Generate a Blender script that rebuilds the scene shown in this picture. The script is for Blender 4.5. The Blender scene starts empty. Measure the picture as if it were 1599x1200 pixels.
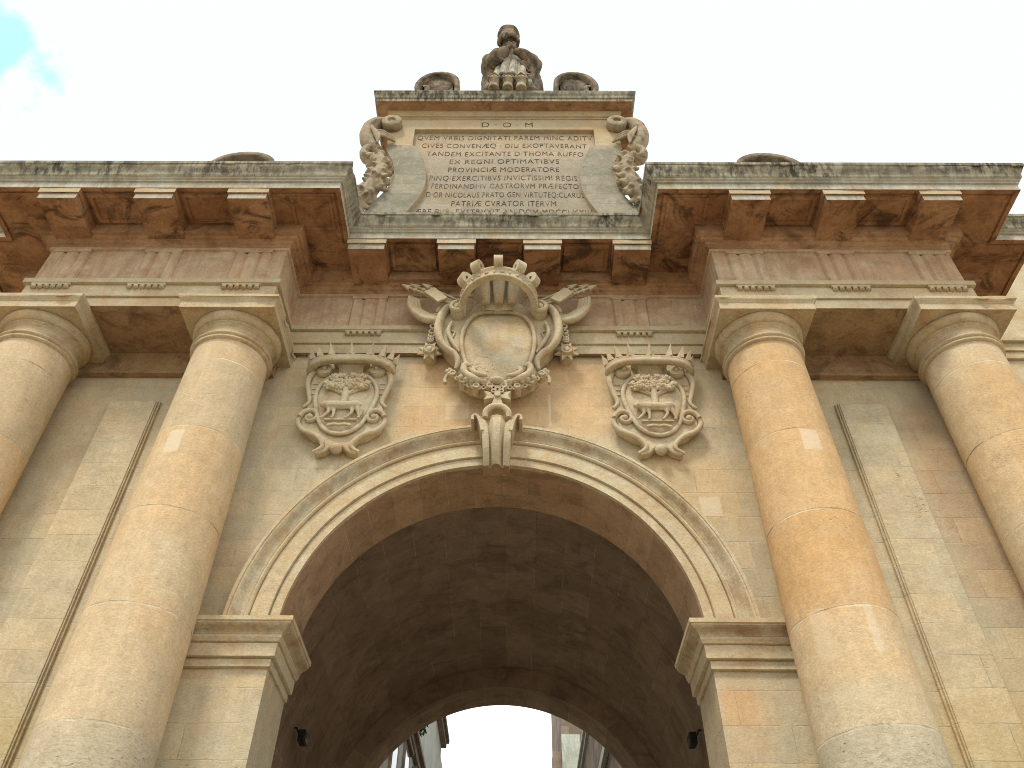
import bpy, bmesh, math, random
from mathutils import Vector, Matrix, noise
R = math.radians
PI = math.pi
C = bpy.context.scene.collection
SC = bpy.context.scene
random.seed(7)

# ---------------------------------------------------------------- camera
cd = bpy.data.cameras.new('camera'); cam = bpy.data.objects.new('camera', cd); C.objects.link(cam)
pit, yaw, rol = 0.776968185, -0.00721285945, 0.00882116892
cp, sp, cy, sy = math.cos(pit), math.sin(pit), math.cos(yaw), math.sin(yaw)
fw = Vector((sy*cp, cy*cp, sp)); rt = Vector((cy, -sy, 0)); up = rt.cross(fw)
r2 = rt*math.cos(rol) + up*math.sin(rol); u2 = up*math.cos(rol) - rt*math.sin(rol)
M4 = Matrix((r2, u2, -fw)).transposed().to_4x4()
M4.translation = Vector((0.2458, -7.7866, 1.6))
cam.matrix_world = M4
cd.sensor_width = 36; cd.lens = 36*1288.6/1599; cd.clip_start = 0.05; cd.clip_end = 3000
SC.camera = cam

# ---------------------------------------------------------------- sky, sun, exposure
SUN_EL, SUN_AZ = R(58), R(205)      # high, behind the viewer and a little to the left
w = bpy.data.worlds.new('World'); SC.world = w; w.use_nodes = True
nt = w.node_tree; nt.nodes.clear()
def wn(t, **k):
    n = nt.nodes.new(t)
    for a, b in k.items(): setattr(n, a, b)
    return n
out = wn('ShaderNodeOutputWorld'); bg = wn('ShaderNodeBackground'); bg.inputs[1].default_value = 0.1
sky = wn('ShaderNodeTexSky', sky_type='NISHITA', sun_disc=False); sky.sun_elevation = SUN_EL; sky.sun_rotation = SUN_AZ
tc = wn('ShaderNodeTexCoord')
hole = wn('ShaderNodeVectorMath', operation='DISTANCE')      # a gap of blue in the cloud cover
hole.inputs[1].default_value = Vector((-0.515, 0.335, 0.789))
nz = wn('ShaderNodeTexNoise'); nz.inputs['Scale'].default_value = 9; nz.inputs['Detail'].default_value = 8; nz.inputs['Roughness'].default_value = .6
nz2 = wn('ShaderNodeTexNoise'); nz2.inputs['Scale'].default_value = 1.5; nz2.inputs['Detail'].default_value = 5
ad = wn('ShaderNodeMath', operation='MULTIPLY_ADD'); ad.inputs[1].default_value = .20
mr = wn('ShaderNodeMapRange'); mr.inputs[1].default_value = .165; mr.inputs[2].default_value = .184
cl = wn('ShaderNodeValToRGB'); cl.color_ramp.elements[0].position = .47; cl.color_ramp.elements[1].position = .70
cl.color_ramp.elements[0].color = (.455, .51, .56, 1); cl.color_ramp.elements[1].color = (1, 1, 1, 1)
sc_ = wn('ShaderNodeVectorMath', operation='SCALE'); sc_.inputs[3].default_value = 11.2
sk = wn('ShaderNodeVectorMath', operation='MULTIPLY'); sk.inputs[1].default_value = (2.5, 3.2, 2.3)
mx = wn('ShaderNodeMix', data_type='VECTOR')
L = nt.links.new
L(tc.outputs['Generated'], hole.inputs[0]); L(tc.outputs['Generated'], nz.inputs['Vector']); L(tc.outputs['Generated'], nz2.inputs['Vector'])
L(nz.outputs['Fac'], ad.inputs[0]); L(hole.outputs['Value'], ad.inputs[2]); L(ad.outputs[0], mr.inputs[0])
L(nz2.outputs['Fac'], cl.inputs[0]); L(cl.outputs[0], sc_.inputs[0])
L(sky.outputs[0], sk.inputs[0])
L(mr.outputs[0], mx.inputs['Factor']); L(sk.outputs[0], mx.inputs[4]); L(sc_.outputs[0], mx.inputs[5])
L(mx.outputs[1], bg.inputs[0]); L(bg.outputs[0], out.inputs[0])
sd = bpy.data.lights.new('sun', 'SUN'); so = bpy.data.objects.new('sun', sd); C.objects.link(so)
sd.energy = 1.5; sd.angle = R(12); sd.color = (1, .93, .82)
sdir = Vector((math.sin(SUN_AZ)*math.cos(SUN_EL), math.cos(SUN_AZ)*math.cos(SUN_EL), math.sin(SUN_EL)))
sd.use_shadow = True; so.rotation_euler = sdir.to_track_quat('Z', 'Y').to_euler()
SC.view_settings.view_transform = 'Standard'; SC.view_settings.look = 'None'
SC.view_settings.exposure = 0.95; SC.view_settings.gamma = 1
SC.render.engine = 'CYCLES'; SC.cycles.filter_width = 1.0; SC.cycles.max_bounces = 6; SC.cycles.diffuse_bounces = 4

# ---------------------------------------------------------------- materials
class G:
    def __init__(s, name):
        s.m = bpy.data.materials.new(name); s.m.use_nodes = True; s.t = s.m.node_tree; s.t.nodes.clear()
        s.out = s.n('ShaderNodeOutputMaterial'); s.b = s.n('ShaderNodeBsdfPrincipled')
        s.l(s.b.outputs[0], s.out.inputs[0]); s.pos = s.n('ShaderNodeNewGeometry').outputs['Position']
    def n(s, t, **k):
        n = s.t.nodes.new(t)
        for a, b in k.items(): setattr(n, a, b)
        return n
    def l(s, a, b): s.t.links.new(a, b)
    def put(s, sock, v):
        if hasattr(v, 'is_output'): s.l(v, sock)
        else: sock.default_value = v
    def math(s, op, a, b=0., c=0., clamp=False):
        n = s.n('ShaderNodeMath', operation=op, use_clamp=clamp)
        s.put(n.inputs[0], a); s.put(n.inputs[1], b); s.put(n.inputs[2], c); return n.outputs[0]
    def scale(s, v, xyz):
        n = s.n('ShaderNodeVectorMath', operation='MULTIPLY'); s.l(v, n.inputs[0]); n.inputs[1].default_value = xyz; return n.outputs[0]
    def noise(s, sc, det=6, rough=.6, vec=None, dist=0.):
        n = s.n('ShaderNodeTexNoise'); n.inputs['Scale'].default_value = sc; n.inputs['Detail'].default_value = det
        n.inputs['Roughness'].default_value = rough; n.inputs['Distortion'].default_value = dist
        s.l(vec or s.pos, n.inputs['Vector']); return n.outputs['Fac']
    def rng(s, v, a, b, c=0., d=1.):
        n = s.n('ShaderNodeMapRange'); s.put(n.inputs[0], v)
        for i, x in enumerate((a, b, c, d)): n.inputs[i+1].default_value = x
        return n.outputs[0]
    def mix(s, f, a, b, mode='MIX'):
        n = s.n('ShaderNodeMix', data_type='RGBA', blend_type=mode)
        s.put(n.inputs['Factor'], f)
        for i, v in ((6, a), (7, b)):
            if hasattr(v, 'is_output'): s.l(v, n.inputs[i])
            else: n.inputs[i].default_value = (*v, 1)
        return n.outputs[2]

def stone(name, c1, c2, c3=None, s1=.7, lo=.42, hi=.6, joints=None, jl=.5, streak=0., streakcol=(.05, .048, .04), stain=0., staincol=(.30, .13, .055),
          pits=.3, lowpits=False, blotch=0., blotchcol=(.08, .055, .035), bump=.55, bw=.95, bh=.34, patches=(), lichen=0., pale=0., zones=(), speck=.5, combed=0.):
    g = G(name); P = g.pos
    col = g.mix(g.rng(g.noise(s1, 10, .68, dist=.3), lo, hi), c1, c2)
    if c3: col = g.mix(g.math('MULTIPLY', g.rng(g.noise(s1*1.9+.3, 10, .72, g.scale(P, (1, 1.3, .7)), .4), .52, .66), .6), col, c3)
    if pale: col = g.mix(g.math('MULTIPLY', g.rng(g.noise(2.6, 7, .7, g.scale(P, (1, 1, 1.2))), .56, .72), pale), col, (.66, .58, .45))
    for (x0, x1, z0, z1, sf, zc, zf) in zones:     # remains of colour wash and weathering fields with ragged borders
        x = g.n('ShaderNodeSeparateXYZ'); g.l(P, x.inputs[0]); j = g.math('MULTIPLY', g.math('SUBTRACT', g.noise(1.6, 7, .65), .5), sf*3)
        ins = None
        for s_, a, b_ in ((x.outputs[0], x0, x1), (x.outputs[2], z0, z1)):
            q = g.math('ADD', s_, j); k = g.math('MULTIPLY', g.rng(q, a-sf, a+sf), g.rng(q, b_-sf, b_+sf, 1, 0)); ins = k if ins is None else g.math('MULTIPLY', ins, k)
        col = g.mix(g.math('MULTIPLY', g.math('MULTIPLY', ins, g.rng(g.noise(2.4, 6, .65), .30, .52, .55, 1)), zf), col, zc)
    h = g.math('MULTIPLY', g.noise(7, 8, .65), .6)
    v = g.rng(g.noise(4.2, 10, .74), .3, .7, .86, 1.12)
    v = g.math('MULTIPLY', v, g.rng(g.noise(30, 6, .75, g.scale(P, (1, 1, 2.4))), .3, .7, .76, 1.18))
    v = g.math('MULTIPLY', v, g.rng(g.noise(75, 5, .8), .3, .7, .86, 1.12))
    if combed: v = g.math('MULTIPLY', v, g.rng(g.noise(9, 6, .7, g.scale(P, (2, 2, .3))), .3, .7, 1-combed, 1+combed))
    if joints:
        x = g.n('ShaderNodeSeparateXYZ'); g.l(P, x.inputs[0]); cv = g.n('ShaderNodeCombineXYZ')
        wob = g.math('MULTIPLY', g.math('SUBTRACT', g.noise(3, 3), .5), .03)
        if joints == 'wall':
            g.l(g.math('ADD', g.math('ADD', x.outputs[0], x.outputs[1]), wob), cv.inputs[0]); g.l(g.math('ADD', x.outputs[2], wob), cv.inputs[1])
        elif joints == 'arch':
            a = g.math('ARCTAN2', g.math('SUBTRACT', x.outputs[2], 5.65), x.outputs[0])
            g.l(g.math('ADD', g.math('MULTIPLY', a, 2.6), wob), cv.inputs[1]); g.l(g.math('ADD', x.outputs[1], wob), cv.inputs[0])
        elif joints == 'drum':
            g.l(g.math('ADD', g.math('MULTIPLY', x.outputs[2], 1), wob), cv.inputs[1]); g.l(g.math('MULTIPLY', x.outputs[0], .01), cv.inputs[0])
        br = g.n('ShaderNodeTexBrick'); g.l(cv.outputs[0], br.inputs['Vector'])
        br.inputs['Scale'].default_value = 1; br.inputs['Brick Width'].default_value = bw; br.inputs['Row Height'].default_value = bh
        br.inputs['Mortar Size'].default_value = .011 if joints == 'drum' else .006; br.inputs['Mortar Smooth'].default_value = .6
        br.inputs['Color1'].default_value = (0, 0, 0, 1); br.inputs['Color2'].default_value = (1, 1, 1, 1); br.inputs['Mortar'].default_value = (.5, .5, .5, 1)
        bv = g.n('ShaderNodeSeparateColor'); g.l(br.outputs['Color'], bv.inputs[0])
        v = g.math('MULTIPLY', v, g.rng(bv.outputs[0], 0, 1, .93, 1.07) if joints != 'drum' else g.rng(bv.outputs[0], 0, 1, .94, 1.05))
        col = g.mix(g.rng(bv.outputs[0], .55, 1, 0, .55), col, c2); col = g.mix(g.rng(bv.outputs[0], 0, .4, .55, 0), col, c1)
        jm = g.math('MULTIPLY', br.outputs['Fac'], g.rng(g.noise(2.3, 5, .7), .38, .62))
        jc = g.mix(g.rng(g.noise(1.1, 3), .45, .6), (.72, .63, .47) if joints == 'drum' else (.60, .52, .38), (.17, .11, .06))
        h = g.math('SUBTRACT', h, g.math('MULTIPLY', jm, .3))
    gr = g.n('ShaderNodeCombineColor'); [g.l(v, gr.inputs[i]) for i in range(3)]
    col = g.mix(1., col, gr.outputs[0], 'MULTIPLY')
    if joints: col = g.mix(g.math('MULTIPLY', jm, jl), col, jc)
    if stain:
        sm = g.rng(g.noise(1.5, 8, .72, g.scale(P, (1.4, 1.4, 2.2)), .4), .50, .72)
        col = g.mix(g.math('MULTIPLY', sm, stain), col, staincol)
    if blotch:
        sm = g.rng(g.noise(1.9, 9, .72, g.scale(P, (1, 1.3, 1)), 1.), .50, .62)
        col = g.mix(g.math('MULTIPLY', sm, blotch), col, blotchcol)
    if lichen:
        sm = g.rng(g.noise(5.5, 9, .75), .48, .60)
        col = g.mix(g.math('MULTIPLY', sm, lichen), col, (.60, .60, .52))
    if streak:
        s_ = g.math('MULTIPLY', g.rng(g.noise(5, 6, .7, g.scale(P, (2.6, 2.6, .35))), .43, .57), g.rng(g.noise(.9, 4, .6), .35, .6, .25, 1))
        col = g.mix(g.math('MULTIPLY', s_, streak), col, streakcol)
    if speck:
        col = g.mix(g.math('MULTIPLY', g.math('MULTIPLY', g.rng(g.noise(24, 5, .8), .66, .72), g.rng(g.noise(1.6, 3), .45, .6)), speck), col, (.72, .66, .54))
        ck = g.math('MULTIPLY', g.rng(g.math('ABSOLUTE', g.math('SUBTRACT', g.noise(2.1, 8, .7, None, 1.2), .5)), .0, .010, 1, 0), g.rng(g.noise(.8, 3), .55, .68))
        col = g.mix(g.math('MULTIPLY', ck, speck), col, (.12, .075, .04))
    for (x0, x1, z0, z1, pc, pf) in patches:      # repair stones let into the surface
        x = g.n('ShaderNodeSeparateXYZ'); g.l(P, x.inputs[0])
        j = g.math('MULTIPLY', g.math('SUBTRACT', g.noise(11, 4), .5), .04)
        ins = None
        for s_, a, b in ((x.outputs[0], x0, x1), (x.outputs[2], z0, z1)):
            q = g.math('ADD', s_, j)
            k = g.math('MULTIPLY', g.rng(q, a-.008, a+.008), g.rng(q, b-.008, b+.008, 1, 0))
            ins = k if ins is None else g.math('MULTIPLY', ins, k)
        col = g.mix(g.math('MULTIPLY', ins, pf), col, pc)
    if pits:
        vo = g.n('ShaderNodeTexVoronoi'); vo.inputs['Scale'].default_value = 15; g.l(g.scale(P, (1, 1, 1.7)), vo.inputs['Vector'])
        pm = g.rng(vo.outputs['Distance'], .10, .24, 1, 0)
        msk = g.rng(g.noise(1.7, 6, .7), .56, .70)
        if lowpits:
            x = g.n('ShaderNodeSeparateXYZ'); g.l(P, x.inputs[0])
            low = g.rng(g.math('ADD', x.outputs[2], g.math('MULTIPLY', g.noise(1.2, 4), 1.6)), 4.75, 5.35, 1, 0)
            low = g.math('MULTIPLY', low, g.rng(g.noise(.9, 5, .6), .40, .50, .35, 1))
            msk = g.math('MAXIMUM', msk, g.math('MULTIPLY', low, .8))
            rough2 = g.math('MULTIPLY', g.rng(g.noise(16, 7, .75, g.scale(P, (1, 1, 2.2))), .40, .50, 1, 0), low)
            col = g.mix(g.math('MULTIPLY', low, .55), col, (.50, .45, .32))
            col = g.mix(g.math('MULTIPLY', rough2, .30), col, (.24, .18, .10))
            h = g.math('SUBTRACT', h, g.math('MULTIPLY', rough2, .18))
        pm = g.math('MULTIPLY', g.math('MULTIPLY', pm, msk), g.rng(g.noise(9, 2), .45, .6))
        p2 = g.math('MULTIPLY', g.rng(g.noise(26, 5, .7, g.scale(P, (1, 1, 2.2)), .6), .60, .66), g.math('MULTIPLY', msk, g.rng(g.noise(4, 3), .42, .55)))
        pm = g.math('MAXIMUM', pm, p2)
        col = g.mix(g.math('MULTIPLY', pm, min(1, pits)), col, (.10, .065, .035))
        h = g.math('SUBTRACT', h, g.math('MULTIPLY', pm, .9*pits))
    h = g.math('ADD', h, g.math('MULTIPLY', g.noise(70, 4, .7), .12))
    bp = g.n('ShaderNodeBump'); bp.inputs['Strength'].default_value = bump; bp.inputs['Distance'].default_value = .04
    g.l(h, bp.inputs['Height']); g.l(bp.outputs[0], g.b.inputs['Normal'])
    g.l(col, g.b.inputs['Base Color']); g.b.inputs['Roughness'].default_value = .92
    g.b.inputs['Specular IOR Level'].default_value = .15
    return g.m

CREAM, OCHRE, PINK = (.47, .375, .215), (.53, .325, .145), (.49, .335, .215)
M = {}
M['wall'] = stone('limestone_ashlar', (.53, .455, .305), (.56, .44, .265), (.53, .39, .22), joints='wall', lowpits=True, pits=.9, jl=.42, pale=.35,
    stain=.3, staincol=(.36, .21, .10), combed=.05,
    zones=((-1.25, 1.45, 8.35, 9.72, .10, (.62, .40, .20), .85), (1.3, 2.9, 6.9, 8.0, .2, (.58, .40, .20), .6), (2.2, 2.6, 3.5, 5.2, .08, (.60, .36, .17), .7), (5.1, 5.6, 6.0, 8.9, .15, (.45, .25, .13), .5), (-6, -4, 3.0, 4.9, .15, (.47, .36, .15), .5), (4, 6, 3.0, 5.0, .15, (.50, .37, .15), .5)),
    patches=((-.66, -.36, 8.62, 8.92, (.66, .53, .35), .5), (2.38, 2.62, 7.15, 7.42, (.66, .56, .40), .6), (.66, .69, 8.5, 9.05, (.70, .60, .45), .6)))
M['column'] = stone('limestone_drum', (.58, .48, .315), (.60, .43, .24), (.59, .38, .19), s1=.75, lo=.36, hi=.62, joints='drum', bw=50, bh=1.095, jl=1., lowpits=True, pits=.7, pale=.5, combed=.07,
    zones=((2.4, 4.4, 5.5, 9.2, .30, (.60, .36, .155), .85), (-4.1, -3.0, 6.3, 8.6, .15, (.60, .38, .18), .5), (5.6, 6.6, 5.6, 8.8, .2, (.59, .36, .155), .75), (-6.6, -5.3, 6.3, 8.6, .2, (.58, .37, .18), .6), (2.7, 4.1, 3.9, 4.8, .06, (.52, .47, .34), .8), (-4.1, -2.7, 3.9, 4.9, .12, (.56, .48, .33), .6)),
    patches=((-3.57, -3.40, 7.28, 7.60, (.68, .56, .38), .75), (3.36, 3.56, 7.36, 7.64, (.67, .53, .36), .75), (-3.72, -3.46, 8.55, 8.86, (.60, .44, .29), .5), (3.42, 3.50, 5.02, 5.5, (.66, .56, .40), .5), (2.98, 3.10, 5.0, 5.5, (.64, .50, .33), .5)))
M['trim'] = stone('limestone_moulding', (.56, .475, .31), (.52, .395, .23), (.52, .34, .18), s1=1.2, pits=.4, stain=.4, pale=.3)
M['dirtcyma'] = stone('stained_moulding', (.50, .43, .29), (.46, .35, .20), (.30, .19, .10), s1=2.2, pits=.4, stain=.9, staincol=(.27, .135, .065), streak=.3, streakcol=(.20, .13, .07))
M['capital'] = stone('limestone_capital', (.47, .38, .23), (.50, .36, .20), (.32, .19, .10), s1=1.5, pits=.4, stain=.55, staincol=(.24, .12, .055))
M['frieze'] = stone('warm_frieze_stone', (.51, .34, .20), (.58, .44, .29), (.42, .245, .13), s1=1.0, pits=.3, stain=.5, staincol=(.26, .11, .055), streak=.25, streakcol=(.20, .12, .075))
M['archi'] = stone('architrave_stone', (.52, .44, .29), (.50, .38, .22), (.48, .31, .17), s1=1.1, pits=.5, stain=.35)
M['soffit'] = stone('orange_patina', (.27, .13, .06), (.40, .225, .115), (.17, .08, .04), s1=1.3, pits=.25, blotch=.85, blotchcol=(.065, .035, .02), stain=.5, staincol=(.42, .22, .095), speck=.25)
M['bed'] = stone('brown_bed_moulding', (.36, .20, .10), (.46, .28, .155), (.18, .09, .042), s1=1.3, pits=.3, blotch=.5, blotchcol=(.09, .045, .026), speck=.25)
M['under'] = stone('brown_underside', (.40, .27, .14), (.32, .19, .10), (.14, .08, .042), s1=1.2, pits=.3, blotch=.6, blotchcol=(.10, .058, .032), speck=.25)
M['corona'] = stone('pale_corona', (.46, .42, .32), (.42, .35, .23), (.36, .35, .29), s1=1.6, pits=.3, streak=.5, streakcol=(.15, .15, .13), lichen=.35)
M['crown'] = stone('lichened_cornice', (.27, .24, .165), (.36, .31, .21), (.15, .135, .095), s1=1.3, pits=.4, streak=.9, streakcol=(.035, .032, .026), lichen=.16, speck=.25)
M['grey'] = stone('grey_weathered', (.27, .245, .175), (.33, .29, .205), (.19, .175, .125), s1=1.2, joints='wall', bh=.3, jl=.5, pits=.6, lichen=.15, bump=.7)
M['attic'] = stone('attic_stone', (.52, .42, .26), (.48, .34, .19), (.42, .39, .29), s1=1.0, joints='wall', bh=.42, jl=.3, pits=.35, pale=.2)
M['tablet'] = stone('inscription_slab', (.45, .34, .21), (.42, .35, .25), (.33, .30, .23), s1=1.1, zones=((-1.7, 1.7, 11, 15.2, .18, (.28, .255, .195), .8),), joints='wall', bh=.29, bw=1.2, jl=.35, pits=.35, stain=.35, staincol=(.46, .28, .14))
M['carve'] = stone('carved_stone', (.55, .47, .31), (.50, .39, .24), (.42, .285, .16), s1=2.2, pits=.6, stain=.45, staincol=(.34, .18, .085), bump=.35)
M['shield'] = stone('eroded_shield', (.54, .46, .31), (.56, .42, .24), (.47, .35, .21), s1=2.5, pits=1., stain=.4, bump=.9, combed=.05)
M['statue'] = stone('blackened_carving', (.27, .20, .125), (.12, .10, .075), (.38, .32, .22), s1=6, pits=.5, blotch=.85, blotchcol=(.05, .042, .032), bump=.8, speck=.25)
M['robe'] = stone('pale_robe_carving', (.50, .46, .35), (.38, .33, .24), (.2, .17, .12), s1=4, pits=.3, streak=.55, bump=.5)
M['garland'] = stone('carved_garland', (.36, .29, .19), (.44, .34, .22), (.15, .125, .085), s1=5, pits=.3, blotch=.65, blotchcol=(.06, .05, .035), bump=.6, speck=.25)
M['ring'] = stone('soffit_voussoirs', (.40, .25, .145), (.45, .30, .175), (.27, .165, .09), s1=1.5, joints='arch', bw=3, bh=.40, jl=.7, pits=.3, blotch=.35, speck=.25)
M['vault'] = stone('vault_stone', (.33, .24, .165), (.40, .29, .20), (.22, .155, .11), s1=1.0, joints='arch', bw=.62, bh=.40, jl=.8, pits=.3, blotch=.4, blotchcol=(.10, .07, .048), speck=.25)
M['back1'] = stone('pale_render', (.60, .60, .52), (.50, .50, .42), (.38, .40, .32), s1=.5, pits=0, streak=.35, streakcol=(.2, .2, .16))
M['back2'] = stone('dark_stone', (.20, .15, .11), (.30, .23, .17), (.09, .07, .055), s1=.8, joints='wall', bh=.5, bw=1.1, jl=.5, pits=0, speck=.25)
M['ground'] = stone('street_paving', (.36, .32, .25), (.30, .265, .21), None, s1=.6, joints='wall', bw=.8, bh=.4, pits=.2)
def simple(name, col, rough=.6, metal=0.):
    g = G(name); v = g.rng(g.noise(20, 4), .3, .7, .8, 1.2); gr = g.n('ShaderNodeCombineColor'); [g.l(v, gr.inputs[i]) for i in range(3)]
    g.l(g.mix(1., col, gr.outputs[0], 'MULTIPLY'), g.b.inputs['Base Color']); g.b.inputs['Roughness'].default_value = rough; g.b.inputs['Metallic'].default_value = metal
    return g.m
g = G('engraved_dirt'); g.l(g.mix(g.rng(g.noise(6, 6, .7), .46, .66), (.055, .036, .022), (.27, .20, .125)), g.b.inputs['Base Color']); g.b.inputs['Roughness'].default_value = .95; M['letter'] = g.m
M['metal'] = simple('black_lamp_metal', (.02, .02, .02), .4, .3)
M['glass'] = simple('lamp_glass', (.06, .07, .07), .1)
M['leafgreen'] = simple('green_leaf', (.07, .12, .035), .7)

# ---------------------------------------------------------------- helpers
def catmull(pts, n=6, closed=False):
    P = [Vector(p) for p in pts]; o = []; N = len(P)
    for i in range(N if closed else N-1):
        if closed: a, b, c, d = P[i-1], P[i], P[(i+1) % N], P[(i+2) % N]
        else: a, b, c, d = P[max(i-1, 0)], P[i], P[i+1], P[min(i+2, N-1)]
        for k in range(n):
            t = k/n; o.append(.5*((2*b)+(c-a)*t+(2*a-5*b+4*c-d)*t*t+(3*b-a-3*c+d)*t**3))
    if not closed: o.append(P[-1])
    return o

class MB:
    def __init__(s): s.v = []; s.f = []; s.mi = []; s.sm = []
    def add(s, vs, fs, mi=0, smooth=False):
        b = len(s.v); s.v += [Vector(v) for v in vs]
        for i, f in enumerate(fs):
            s.f.append([b+k for k in f]); s.mi.append(mi[i] if isinstance(mi, (list, tuple)) else mi); s.sm.append(smooth)
    def box(s, x0, x1, y0, y1, z0, z1, mi=0):
        s.add([(x0, y0, z0), (x1, y0, z0), (x1, y1, z0), (x0, y1, z0), (x0, y0, z1), (x1, y0, z1), (x1, y1, z1), (x0, y1, z1)],
              [(0, 3, 2, 1), (4, 5, 6, 7), (0, 1, 5, 4), (1, 2, 6, 5), (2, 3, 7, 6), (3, 0, 4, 7)], mi)
    def poly(s, pts, y0, y1, mi=0, mside=None):      # outline in x,z pushed from y0 (front) to y1
        n = len(pts)
        a = sum(pts[i][0]*pts[(i+1) % n][1]-pts[(i+1) % n][0]*pts[i][1] for i in range(n))
        if a < 0: pts = pts[::-1]
        s.add([(x, y0, z) for x, z in pts]+[(x, y1, z) for x, z in pts],
              [list(range(n)), list(range(2*n-1, n-1, -1))]+[[(i+1) % n, i, n+i, n+(i+1) % n] for i in range(n)], [mi, mi]+[mi if mside is None else mside]*n)
    def tube(s, pts, rad, seg=8, flat=1., mi=0, cap=True):   # flat scales the section along y
        P = [Vector(p) for p in pts]; n = len(P); rr = rad if isinstance(rad, (list, tuple)) else [rad]*n
        if len(rr) != n: rr = [rr[min(int(i/(n-1)*(len(rr)-1)), len(rr)-2)]*(1-(i/(n-1)*(len(rr)-1)-min(int(i/(n-1)*(len(rr)-1)), len(rr)-2)))+rr[min(int(i/(n-1)*(len(rr)-1)), len(rr)-2)+1]*(i/(n-1)*(len(rr)-1)-min(int(i/(n-1)*(len(rr)-1)), len(rr)-2)) for i in range(n)]
        vs = []; u = None
        for i in range(n):
            t = (P[min(i+1, n-1)]-P[max(i-1, 0)]).normalized()
            if u is None:
                u = Vector((0, 1, 0)) if abs(t.y) < .9 else Vector((1, 0, 0))
            u = (u-t*u.dot(t)).normalized(); v_ = t.cross(u)
            for k in range(seg):
                a = 2*PI*k/seg; vs.append(P[i]+u*math.cos(a)*rr[i]*flat+v_*math.sin(a)*rr[i])
        fs = [[i*seg+k, i*seg+(k+1) % seg, (i+1)*seg+(k+1) % seg, (i+1)*seg+k] for i in range(n-1) for k in range(seg)]
        s.add(vs, fs, mi, True)
        if cap: s.add(vs[:seg], [list(range(seg))[::-1]], mi, True); s.add(vs[-seg:], [list(range(seg))], mi, True)
    def ball(s, c, r, nu=10, nv=7, mi=0, rot=0.):
        r = (r, r, r) if not isinstance(r, (list, tuple)) else r; vs = []; cr, sr = math.cos(rot), math.sin(rot)
        for j in range(nv+1):
            th = PI*j/nv
            for i in range(nu):
                a = 2*PI*i/nu; x, y, z = r[0]*math.sin(th)*math.cos(a), r[1]*math.sin(th)*math.sin(a), r[2]*math.cos(th)
                vs.append((c[0]+x*cr-z*sr, c[1]+y, c[2]+x*sr+z*cr))
        fs = [[j*nu+i, (j+1)*nu+i, (j+1)*nu+(i+1) % nu, j*nu+(i+1) % nu] for j in range(nv) for i in range(nu)]
        s.add(vs, fs, mi, True)
    def lathe(s, prof, seg=64, cx=0, cy=0, mi=0, smooth=True):   # prof: radius, z
        n = len(prof); vs = []
        for r, z in prof:
            for k in range(seg): a = 2*PI*k/seg; vs.append((cx+r*math.cos(a), cy+r*math.sin(a), z))
        fs = [[i*seg+k, i*seg+(k+1) % seg, (i+1)*seg+(k+1) % seg, (i+1)*seg+k] for i in range(n-1) for k in range(seg)]
        s.add(vs, fs, mi, smooth)
    def sweep(s, prof, path, mis=0, step=.12, rough=.0, lip=0):   # prof: (out, z); path: plan polyline, outward on its right
        P = [Vector(p) for p in path]; n = len(P); nr = []
        for i in range(n):
            ds = []
            if i > 0: ds.append((P[i]-P[i-1]).normalized())
            if i < n-1: ds.append((P[i+1]-P[i]).normalized())
            ns = [Vector((d.y, -d.x)) for d in ds]
            m = sum(ns, Vector((0, 0))).normalized(); nr.append(m/max(.2, m.dot(ns[0])))
        rows = []
        for i in range(n-1):
            k = max(1, int((P[i+1]-P[i]).length/step)) if step else 1
            for j in range(k): t = j/k; rows.append((P[i].lerp(P[i+1], t), nr[i].lerp(nr[i+1], t)))
        rows.append((P[-1], nr[-1])); vs = []; m = len(prof)
        for q, o in rows:
            for (d, z) in prof:
                x, y = q.x+o.x*d, q.y+o.y*d; z0_ = z
                if rough:
                    a = noise.noise(Vector((x*2.3, y*2.3, z*5)))*rough + noise.noise(Vector((x*9, y*9, z*9)))*rough*.5
                    if lip and z0_ > lip: a += noise.noise(Vector((x*1.3, y*1.3, 4)))*.03 - max(0, noise.noise(Vector((x*5, y*5, 7)))-.12)*.13
                    y += a*.6; x += a*.3; z += a
                vs.append((x, y, z))
        fs = []; mi = []
        for i in range(len(rows)-1):
            for j in range(m-1):
                fs.append([i*m+j, (i+1)*m+j, (i+1)*m+j+1, i*m+j+1]); mi.append(mis[j] if isinstance(mis, (list, tuple)) else mis)
        s.add(vs, fs, mi)
        s.add(vs[:m], [list(range(m))], mis[-1] if isinstance(mis, (list, tuple)) else mis); s.add(vs[-m:], [list(range(m))[::-1]], mis[-1] if isinstance(mis, (list, tuple)) else mis)
    def build(s, name, mats, parent=None, bevel=0., loc=None, smooth=None):
        me = bpy.data.meshes.new(name); off = Vector(loc) if loc else (parent_base(parent) if parent else Vector())
        me.from_pydata([v-off for v in s.v], [], s.f)
        for m in (mats if isinstance(mats, (list, tuple)) else [mats]): me.materials.append(M[m])
        for p, mi, sm in zip(me.polygons, s.mi, s.sm): p.material_index = mi; p.use_smooth = sm if smooth is None else smooth
        me.update(); o = bpy.data.objects.new(name, me); C.objects.link(o)
        if parent: o.parent = parent
        elif loc: o.location = loc
        if bevel:
            b = o.modifiers.new('bevel', 'BEVEL'); b.width = bevel; b.segments = 2; b.limit_method = 'ANGLE'; b.angle_limit = R(35)
        return o
BASE = {}
def parent_base(p): return BASE.get(p.name, Vector()) if p else Vector()
def thing(name, label, cat, loc=(0, 0, 0), group=None):
    o = bpy.data.objects.new(name, None); C.objects.link(o); o.location = loc; o['label'] = label; o['category'] = cat
    o.empty_display_size = .3
    if group: o['group'] = group
    BASE[o.name] = Vector(loc); return o
def tag(o, label, cat, group=None):
    o['label'] = label; o['category'] = cat
    if group: o['group'] = group
    return o
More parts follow.
